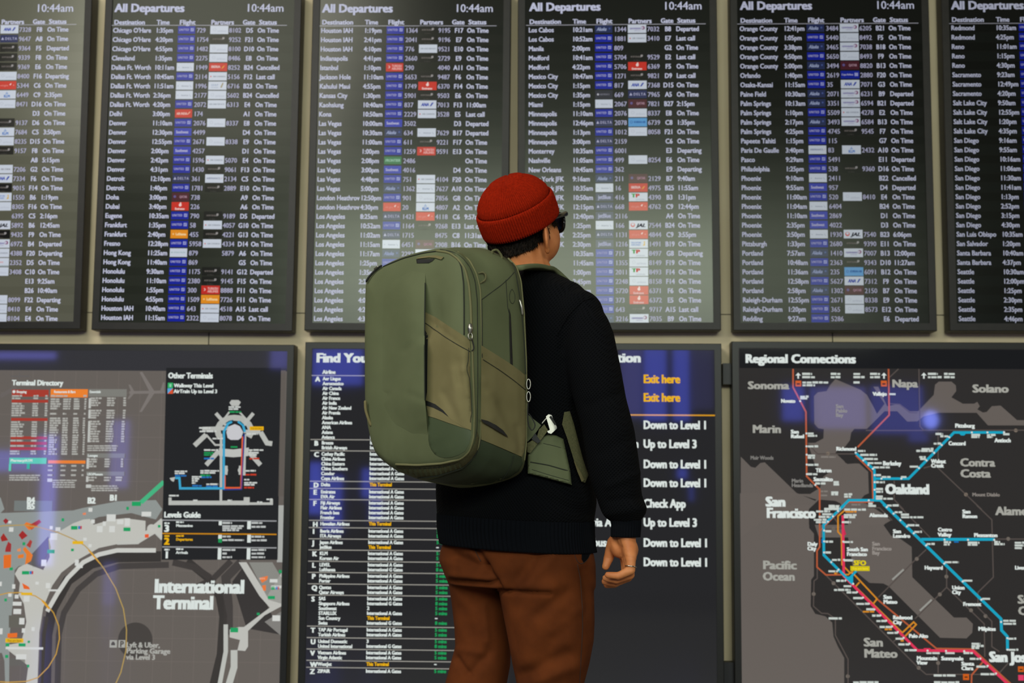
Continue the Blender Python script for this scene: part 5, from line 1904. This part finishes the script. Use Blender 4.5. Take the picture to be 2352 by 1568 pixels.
for sg in (1, -1):
    gpart([tube([hl(.084, sg * .0745, GU + .009), hl(.05, sg * .079, GU + .004), hl(.01, sg * .081, GU - .004), hl(-.012, sg * .0805, GU - .014)], [.0062, .0052, .003, .0025], n=8)], 'temple', m_frame)
    vs = [hl(.0995 - .034 ** 2 * 2.4, sg * .034, -.008 + GU)]
    fs = []
    for k in range(24):
        a = 2 * pi * k / 24
        cs, sn = cos(a), sin(a)
        rr = (abs(cs) ** 3.2 + abs(sn) ** 3.2) ** (-1 / 3.2)
        rx, uz = .027 * cs * rr, .020 * sn * rr
        vs.append(hl(.0995 - abs(sg * .034 + rx) ** 2 * 2.4, sg * .034 + rx, -.008 + GU + uz))
        fs.append((0, 1 + k, 1 + (k + 1) % 24))
    nv = len(vs)
    vs += [v + HF * .0016 for v in vs]
    fs += [(a + nv, c + nv, b_ + nv) for a, b_, c in fs] + [(1 + k, 1 + (k + 1) % 24, nv + 1 + (k + 1) % 24, nv + 1 + k) for k in range(24)]
    gpart([(vs, fs)], 'lens', m_lens)
rc = hp_(1448.5, 1301, 3.009)
ax = (hp_(1449, 1309, 3.008) - hp_(1449, 1283, 3.012)).normalized()
u_ = ax.cross(Vector((0, 1, 0))).normalized()
v_ = ax.cross(u_)
rp = [rc + u_ * (.0116 * cos(a)) + v_ * (.0116 * sin(a)) + ax * (.0012 * cos(a)) for a in [2 * pi * k / 32 for k in range(33)]]
ro = finish(mesh_from([tube(rp, [.0011] * 33, n=8)], 'finger_ring'), m_silver, 'finger_ring', None)
tag(ro, 'thin silver ring on a curled finger of the right hand', 'ring')
# ------------------------------------------------------------------ the travel backpack
AB = radians(40)
NBK = Vector((-sin(AB), -cos(AB), 0))          # outward, away from the person's back
BR = Vector((cos(AB), -sin(AB), 0))            # towards the person's right
TB = Vector((T.x, T.y, 0))
m_olive = pbr('olive_nylon', (91, 97, 69), rough=0.75, spec=0.22, tweak=noise_col((84, 90, 63), 9, 3, bump=.18, bscale=1400, bdist=.0006))
m_khaki = pbr('khaki_canvas', (112, 104, 72), rough=0.88, spec=0.15, tweak=noise_col((102, 95, 64), 10, 3, bump=.25, bscale=1300, bdist=.0007))
m_deep = pbr('dark_green_coated_cloth', (50, 60, 42), rough=0.55, spec=0.3, tweak=noise_col((45, 54, 38), 12, 3, bump=.15, bscale=800, bdist=.0005))
m_coat = pbr('green_coated_cloth', (66, 76, 53), rough=0.6, spec=0.3, tweak=noise_col((60, 70, 48), 12, 3, bump=.15, bscale=800, bdist=.0005))
m_zip = pbr('zip_tape', (104, 102, 70), rough=0.75, spec=0.25)
m_line = pbr('dark_seam', (30, 34, 24), rough=0.9)
m_black = pbr('black_webbing', (14, 15, 13), rough=0.7)
m_metal = pbr('brushed_aluminium', (168, 166, 158), rough=0.42, metal=1.0)
m_web = pbr('olive_webbing', (92, 90, 62), rough=0.85, spec=.2, tweak=noise_col((78, 78, 52), 300, 2))

def pl(pts, w):
    p0 = TB + NBK * w
    return [UPL(x, y, p0, NBK) for x, y in pts]
NP = 168
F0 = [(905, 1066), (883, 1055), (862, 1035), (851, 1005), (843, 965), (839, 929), (838, 860), (838, 760), (839, 690), (841, 650), (850, 634), (881, 611), (927, 592), (973, 580), (1011, 575), (1036, 577), (1052, 586), (1062, 606), (1066, 650),
      (1067, 760), (1074, 860), (1080, 950), (1083, 990), (1079, 1022), (1064, 1046), (1040, 1057), (987, 1066), (940, 1069)]
FZ = [(915, 1082), (890, 1063), (868, 1040), (857, 1008), (850, 965), (847, 929), (846, 860), (846, 760), (847, 690), (850, 655), (860, 635), (890, 611), (935, 590), (985, 577), (1020, 572), (1052, 579), (1076, 600), (1092, 628), (1101, 665),
      (1105, 760), (1105, 860), (1104, 950), (1103, 995), (1099, 1025), (1088, 1048), (1062, 1076), (1005, 1094), (955, 1093)]
FM = [(985, 1104), (950, 1088), (932, 1060), (922, 1015), (916, 965), (914, 929), (913, 860), (913, 760), (914, 690), (917, 655), (925, 630), (950, 606), (990, 586), (1040, 574), (1085, 570), (1115, 577), (1136, 596), (1150, 628), (1157, 680),
      (1160, 760), (1162, 860), (1162, 960), (1161, 1010), (1157, 1045), (1148, 1068), (1125, 1095), (1080, 1112), (1030, 1115)]
FB = [(1055, 1115), (1015, 1098), (996, 1062), (986, 1015), (982, 965), (980, 929), (979, 860), (979, 760), (980, 690), (984, 655), (993, 630), (1015, 606), (1050, 586), (1085, 575), (1112, 574), (1140, 582), (1166, 594), (1187, 614), (1197, 645),
      (1204, 720), (1209, 828), (1211, 940), (1210, 1020), (1206, 1058), (1196, 1084), (1170, 1100), (1125, 1113), (1085, 1118)]
def ctr(r):
    return sum(r, Vector()) / len(r)
def res3(pts, n=NP):
    # keep corresponding control points together: resample between them
    out = []
    m = len(pts)
    P = [Vector(p) for p in pts]
    k = n // m
    for i in range(m):
        p0, p1, p2, p3 = P[i - 1], P[i], P[(i + 1) % m], P[(i + 2) % m]
        for j in range(k):
            t = j / k
            out.append(0.5 * ((2 * p1) + (p2 - p0) * t + (2 * p0 - 5 * p1 + 4 * p2 - p3) * t * t + (3 * p1 - p0 - 3 * p2 + p3) * t ** 3))
    return out
R0 = res3(pl(F0, .325))
RZ = res3(pl(FZ, .285))
RM = res3(pl(FM, .215))
RB = res3(pl(FB, .145))
c0 = ctr(R0)
def inset(r, k, dw):
    return [c0 + (v - c0) * k + NBK * dw for v in r]
def mid(a, b, t, push=0.0, c=None):
    out = []
    for p, q in zip(a, b):
        m_ = p.lerp(q, t)
        if push:
            d = m_ - ctr(a)
            d -= NBK * d.dot(NBK)
            m_ += d.normalized() * push
        out.append(m_)
    return out
rings = [inset(R0, k, d) for k, d in ((.02, .016), (.2, .016), (.4, .0155), (.6, .0145), (.78, .012), (.9, .008), (.96, .0045))]
rings += [R0, mid(R0, RZ, .5, .003), RZ, mid(RZ, RM, .5, .003), RM, mid(RM, RB, .5, .003), RB, [ctr(RB) + (v - ctr(RB)) * .93 - NBK * .006 for v in RB]]
bag_me = mesh_from([loft(rings[::-1])], 'backpack')
bm = bmesh.new()
bm.from_mesh(bag_me)
bmesh.ops.recalc_face_normals(bm, faces=bm.faces)
bm.to_mesh(bag_me)
bm.free()
low = min(v.co.z for v in bag_me.vertices)
bag_o = empty('backpack', (ctr(RB).x, ctr(RB).y, low), 'olive green travel backpack with khaki pockets on the person\'s back', 'backpack')
BI = Matrix.Translation(-Vector(bag_o.location))
def bp(o, parent=None):
    if parent is None:
        o.parent = bag_o
        o.matrix_parent_inverse = BI
    return o
displace(bag_me, folds([(988, 655, 990, 740, 26, -.013), (1000, 740, 1000, 900, 30, -.006), (905, 1048, 905, 1062, 4, -.002), (930, 1046, 928, 1064, 4, -.002), (958, 1044, 954, 1062, 4, -.0018), (884, 1030, 890, 1050, 5, -.002)]))
body_b = bp(finish(bag_me, m_olive, 'main_body', bag_o))
BT = bvh(bag_me)
def part(name, poly, off, mat, thick=.004, step=6, height=None, edge=0.0, smooth=4, tree=None):
    return bp(patch(name, poly, tree or BT, off, mat, bag_o, thick, step, height, smooth, edge))
def line(name, pts, r=.0011, off=.0, mat=None, tree=None):
    return bp(seam(name, pts, tree or BT, r, mat or m_line, bag_o, off))

# darker lower corner of the front, under the pockets
part('front_base', [(983, 955), (1010, 966), (1050, 978), (1080, 986), (1082, 1000), (1078, 1018), (1068, 1036), (1052, 1045), (1036, 1050), (1021, 1051), (1008, 1048), (998, 1042), (991, 1033), (986, 1022), (984, 1010)], .0012, m_coat, .002)
# the folded-over front panel: its free edge stands off at the right and runs out at both ends
FLAP = [(977, 600), (977, 627), (976.5, 660), (975.5, 716), (975, 800), (975.5, 900), (976, 920), (979, 950), (982.5, 1004), (975, 1015), (955, 1000), (930, 985), (905, 972), (880, 962), (858, 950), (847, 930), (845, 860), (845, 760), (846, 690), (850, 650), (870, 632), (920, 612)]
_fb = [FLAP[-i] for i in range(1, len(FLAP) - 9)] + [FLAP[0]]
def flap_h(x, y):
    sm = lambda t: max(0.0, min(1.0, t)) ** 2 * (3 - 2 * max(0.0, min(1.0, t)))
    a = sm((x - 860) / 116.0) ** 1.3
    b = sm((y - 602) / 150.0) * sm((1012 - y) / 110.0)
    d = min(seg_d(x, y, (_fb[k][0], _fb[k][1], _fb[k + 1][0], _fb[k + 1][1]))[0] for k in range(len(_fb) - 1))
    return .021 * a * b + .0024 * sm(d / 75.0) - .0016
fl_o = part('front_panel', FLAP, 0.0, m_olive, .003, 6, lambda x, y: flap_h(x, y) + folds([(930, 805, 973, 770, 8, -.0015), (862, 925, 890, 905, 7, -.002), (940, 905, 974, 918, 8, -.0015), (950, 985, 982, 965, 14, .001)])(x, y))
line('panel_edge', [(976.5, 650), (975.5, 716), (975, 800), (975.5, 900), (976, 918)], .0013, .0, tree=bvh(fl_o.data))
# khaki stash pocket on the front with a sagging opening below
part('front_pocket', [(976, 716), (1000, 728), (1030, 748), (1055, 764), (1078, 780), (1080, 790), (1080.5, 880), (1083, 960), (1082, 988), (1060, 978), (1035, 962), (1018, 942), (1000, 928), (978, 919), (977, 800)], .003, m_khaki, .004, 6,
     lambda x, y: folds([(985, 735, 1070, 800, 3.2, -.0022), (1066, 815, 1064, 850, 8, .0035), (1064, 850, 1074, 905, 8, .0035), (1054, 830, 1056, 880, 8, -.0025), (1040, 850, 1058, 960, 9, .003), (1020, 905, 1050, 960, 9, -.0025)])(x, y))
part('pocket_lip', [(979, 930), (1000, 936), (1020, 948), (1045, 966), (1080, 987), (1060, 981), (1030, 971), (1000, 960), (983, 955)], .0022, m_khaki, .003, 5)
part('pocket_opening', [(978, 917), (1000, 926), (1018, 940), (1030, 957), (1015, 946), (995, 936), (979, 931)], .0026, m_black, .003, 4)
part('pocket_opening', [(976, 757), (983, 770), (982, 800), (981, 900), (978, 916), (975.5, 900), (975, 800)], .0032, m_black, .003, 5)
line('stitching', [(978, 742), (1000, 757), (1030, 777), (1060, 796), (1078, 808)], .0007, .004)
line('stitching', [(1074, 800), (1072, 840), (1078, 900), (1081, 970)], .0007, .005)
# zip that arches round the front
ZIN = [(881, 612), (927, 593), (973, 581), (1011, 576), (1034, 579), (1050, 590), (1060, 612), (1065, 650), (1066, 700), (1066, 768)]
line('front_zip', ZIN, .0015, .0006)
line('zip_edge', [(1011, 573), (1040, 578), (1062, 592), (1080, 615), (1091, 645), (1096, 690), (1097, 780), (1097, 900), (1095, 985), (1090, 1020), (1076, 1046), (1050, 1062), (1010, 1072), (960, 1075), (912, 1073)], .001, .0004)
line('zip_coil', [(1003, 576), (1032, 580), (1052, 594), (1068, 618), (1077, 655), (1081, 700), (1083, 760), (1086, 860), (1089, 950), (1087, 1005), (1078, 1036), (1058, 1054), (1015, 1064), (960, 1068), (910, 1066)], .0028, .0002, m_zip)
line('piping', [(1052, 579), (1078, 597), (1094, 628), (1103, 665), (1106, 760), (1106, 860), (1105, 950), (1103, 1000), (1097, 1035)], .0019, .0004, m_zip)
line('seam', [(1105, 690), (1106, 760), (1106, 860), (1105.5, 950), (1104, 1004), (1099, 1030), (1086, 1052), (1062, 1074), (1005, 1092), (960, 1096)], .0013, .0016)
# khaki band with gathers under the front, dark coated base behind it
part('base_band', [(908, 1071), (960, 1073), (1010, 1069), (1050, 1059), (1076, 1043), (1090, 1018), (1096, 990), (1101, 1004), (1096, 1034), (1084, 1054), (1060, 1076), (1005, 1093), (955, 1096), (930, 1088)], .0010, m_web, .002, 4,
     folds([(918 + 11.5 * k, 1076 + (2 if k < 6 else -(k - 6) * 1.5), 922 + 11.5 * k, 1092 - (0 if k < 8 else (k - 8) * 3), 2.6, -.0022) for k in range(13)]))
part('base_panel', [(1105, 1009), (1130, 1020), (1165, 1036), (1198, 1050), (1201, 1065), (1192, 1082), (1168, 1098), (1125, 1110), (1085, 1114), (1030, 1112), (985, 1103), (1005, 1098), (1062, 1079), (1089, 1055), (1100, 1032)], .0012, m_deep, .003, 6)
line('seam', [(1178, 1046), (1174, 1066), (1162, 1086), (1150, 1103)], .0006, .003)
# side stash pocket
side = part('side_pocket', [(1106, 793), (1130, 808), (1165, 830), (1190, 848), (1206, 861), (1208, 940), (1208, 1000), (1204, 1036), (1199, 1049), (1165, 1034), (1130, 1019), (1105, 1009), (1105, 960), (1105, 880)], .003, m_khaki, .004, 6,
     folds([(1108, 815, 1205, 885, 3, -.002), (1125, 905, 1185, 1030, 9, .004), (1145, 930, 1190, 1040, 9, -.0025), (1187, 980, 1194, 1030, 6, -.003), (1108, 880, 1130, 960, 12, .003)]))
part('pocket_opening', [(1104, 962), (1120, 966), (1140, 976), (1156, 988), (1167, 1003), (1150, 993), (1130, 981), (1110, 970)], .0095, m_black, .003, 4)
line('stitching', [(1107, 826), (1140, 847), (1175, 872), (1204, 896)], .0007, .0045)
# lid seam, side panel and its long slit
line('lid_seam', [(1104, 690), (1125, 674), (1150, 656), (1170, 638), (1181, 625)], .0010, .0)
line('side_seam', [(1162, 643), (1164, 680), (1167, 715), (1170, 720)], .0009, .0)
line('back_seam', [(1166, 594), (1178, 604), (1184, 625), (1190, 660), (1197, 705), (1203, 780), (1207, 858)], .0012, .0004)
part('side_slit', [(1169.5, 708), (1173, 722), (1175, 760), (1178, 838), (1172, 834), (1170, 760)], .0012, m_black, .002, 4)
line('stitched_tab', [(1176, 664), (1182, 672), (1183, 690), (1178, 700), (1171, 694), (1169, 676), (1174, 664), (1176, 664)], .0006, .0003)
line('back_piping', [(1168, 593), (1187, 613), (1197, 645), (1204, 720), (1209, 828), (1210, 940), (1209, 1020), (1205, 1056)], .0022, -.0006, m_zip)
# top: logo tag, edge of the top handle
part('brand_tag', [(956, 595), (998, 594), (993, 599), (984, 603.5), (957, 604)], .0015, m_black, .002, 3)
part('top_handle', [(957, 592), (975, 588), (1000, 586), (1019, 590), (1013, 596), (1000, 592), (985, 591), (958, 594)], .003, m_khaki, .003, 3)
def ring3(name, pts, r, mat):
    return bp(finish(mesh_from([smooth_tube(pts, [r] * len(pts), seg=5, n=8)], name), mat, name, bag_o))
def on(px, py, off=0.0, tree=None):
    p, n = near_hits(tree or BT, [(px, py)])[0]
    return p + n * off
ring3('attachment_loop', [on(1099, 628, .001), on(1106, 629, .006), on(1111, 636, .008), on(1110, 645, .006), on(1103, 650, .001)], .0021, m_web)
p0, p1 = on(1131, 582), on(1152, 592)
ring3('grab_loop', [p0, p0 + UP * .005, (p0 + p1) / 2 + UP * .012, p1 + UP * .004, p1 - UP * .004], .0027, m_web)
# zip pulls
ring3('zip_pull', [on(878, 612, .003), on(866, 622, .004), on(853, 637, .005), on(846, 647, .005)], .0026, m_black)
ring3('zip_tip', [on(873, 615, .006), on(866, 621, .007)], .0022, m_metal)
z1 = [on(1078, 747, .004), on(1077, 755, .006), on(1077, 763, .005)]
bp(finish(mesh_from([smooth_tube(z1, [.0045, .0055, .004], n=12)], 'zip_slider'), m_metal, 'zip_slider', bag_o))
ring3('zip_ring', [on(1077, 764, .006), on(1072, 771, .007), on(1074, 779, .007), on(1080, 779, .007), on(1081, 770, .007), on(1077, 764, .006)], .0012, m_metal)
ring3('zip_cord', [on(1079, 778, .007), on(1083, 788, .006), on(1085, 800, .006), on(1082, 806, .004)], .0013, m_black)
for yy in (882, 911):
    c_ = U(1214, yy, on(1207, yy).y - .004)
    ring3('zip_puller', [c_ + Vector((.004 * cos(a), -.002, .0105 * sin(a))) for a in [2 * pi * k / 12 for k in range(13)]], .0013, m_metal)
y_ = on(1207, 930).y
ring3('cord_loop', [U(1213, 922, y_), U(1212, 950, y_), U(1214, 975, y_), U(1222, 988, y_), U(1229, 976, y_), U(1222, 960, y_), U(1215, 950, y_)], .0012, m_black)
ring3('strap_clip', [on(1192, 690, .002), on(1194, 705, .004), on(1198, 722, .002)], .0028, m_metal)
e_ = on(850, 945).y
ring3('left_pocket_edge', [U(839, 922, e_), U(840, 940, e_), U(845, 958, e_), U(852, 976, e_)], .0032, m_khaki)
# shoulder straps: pads over both shoulders and down the chest
def band(name, pts, w, th, mat, nrm=None):
    """a flat strap along a path; w wide, th thick"""
    P = catmull(pts, 40)
    rg = []
    for i, p in enumerate(P):
        t = (P[min(i + 1, 39)] - P[max(i - 1, 0)]).normalized()
        s_ = (nrm[0].lerp(nrm[1], i / 39) if nrm else RT)
        s_ = (s_ - t * s_.dot(t)).normalized()
        n_ = t.cross(s_)
        rg.append([p + s_ * (w * .5 * (abs(cos(a)) ** .35) * (1 if cos(a) > 0 else -1)) + n_ * (th * .5 * (abs(sin(a)) ** .5) * (1 if sin(a) > 0 else -1)) for a in [2 * pi * (k + .5) / 20 for k in range(20)]])
    return bp(finish(mesh_from([loft(rg)], name), mat, name, bag_o))
ps = U(1222, 616, 3.10)
band('shoulder_strap', [U(1178, 618, 3.04), U(1205, 613, 3.075), U(1237, 616, 3.125), U(1272, 634, 3.185), W3(.13, .115, 1.47), W3(.155, .12, 1.38), W3(.16, .13, 1.27)], .052, .012, m_olive)
band('shoulder_strap', [W3(-.13, -.10, 1.45), W3(-.09, -.105, 1.53), W3(-.02, -.11, 1.575), W3(.06, -.115, 1.55), W3(.13, -.115, 1.47), W3(.155, -.12, 1.38), W3(.16, -.13, 1.27)], .066, .012, m_olive)
# hip belt wing, its webbing and hook, and the loose strap under the arm
def sp_(name, poly, off, mat, th, step=6, height=None, edge=0.0):
    return part(name, poly, off, mat, th, step, height, edge, 6, sw_bvh)
hb = sp_('hip_belt', [(1212, 1016), (1230, 1012), (1258, 997), (1278, 1000), (1294, 1008), (1299, 1031), (1310, 1081), (1313, 1113), (1290, 1107), (1250, 1096), (1225, 1090), (1212, 1087)], .020, m_olive, .016, 4,
         None, .004)
HB = bvh(hb.data)
line('belt_seam', [(1219, 1061), (1260, 1068), (1290, 1077), (1309, 1082)], .0013, .0004, tree=HB)
line('stitching', [(1248, 1018), (1275, 1024), (1298, 1031)], .0006, .0003, tree=HB)
line('stitching', [(1222, 1078), (1260, 1090), (1306, 1103)], .0006, .0003, tree=HB)
sp_('belt_wing', [(1208, 950), (1214, 953), (1243, 976), (1226, 1000), (1212, 1014), (1207, 1010)], .024, m_olive, .008)
sp_('belt_webbing', [(1211, 1018), (1233, 1004), (1238, 986), (1250, 974), (1259, 988), (1247, 1004), (1234, 1020), (1218, 1040), (1211, 1038)], .030, m_web, .003, 5)
sp_('webbing_buckle', [(1221, 1008), (1229, 994), (1242, 1013), (1235, 1018)], .034, m_black, .006, 4)
sp_('belt_hook', [(1254, 956), (1260, 951), (1267, 953), (1272, 966), (1279, 980), (1279, 984), (1266, 996), (1259, 994), (1257, 990), (1263, 987)], .036, m_metal, .004, 4)
sp_('hook_slot', [(1262, 957), (1266, 954), (1278, 974), (1275, 976)], .038, m_black, .003, 3)
ring3('hook_gate', [U(1257, 958, 3.02), U(1250, 966, 3.02), U(1245, 972, 3.02)], .0018, m_metal)
sp_('loose_strap', [(1296, 946), (1309, 944), (1318, 972), (1329, 1015), (1339, 1053), (1346, 1074), (1352, 1091), (1344, 1108), (1336, 1106), (1326, 1078), (1318, 1056), (1302, 1004), (1291, 974)], .008, m_web, .003, 5)
sp_('strap_keeper', [(1318, 1058), (1323, 1062), (1335, 1085), (1343, 1102), (1336, 1106), (1326, 1082)], .013, m_khaki, .003, 4)
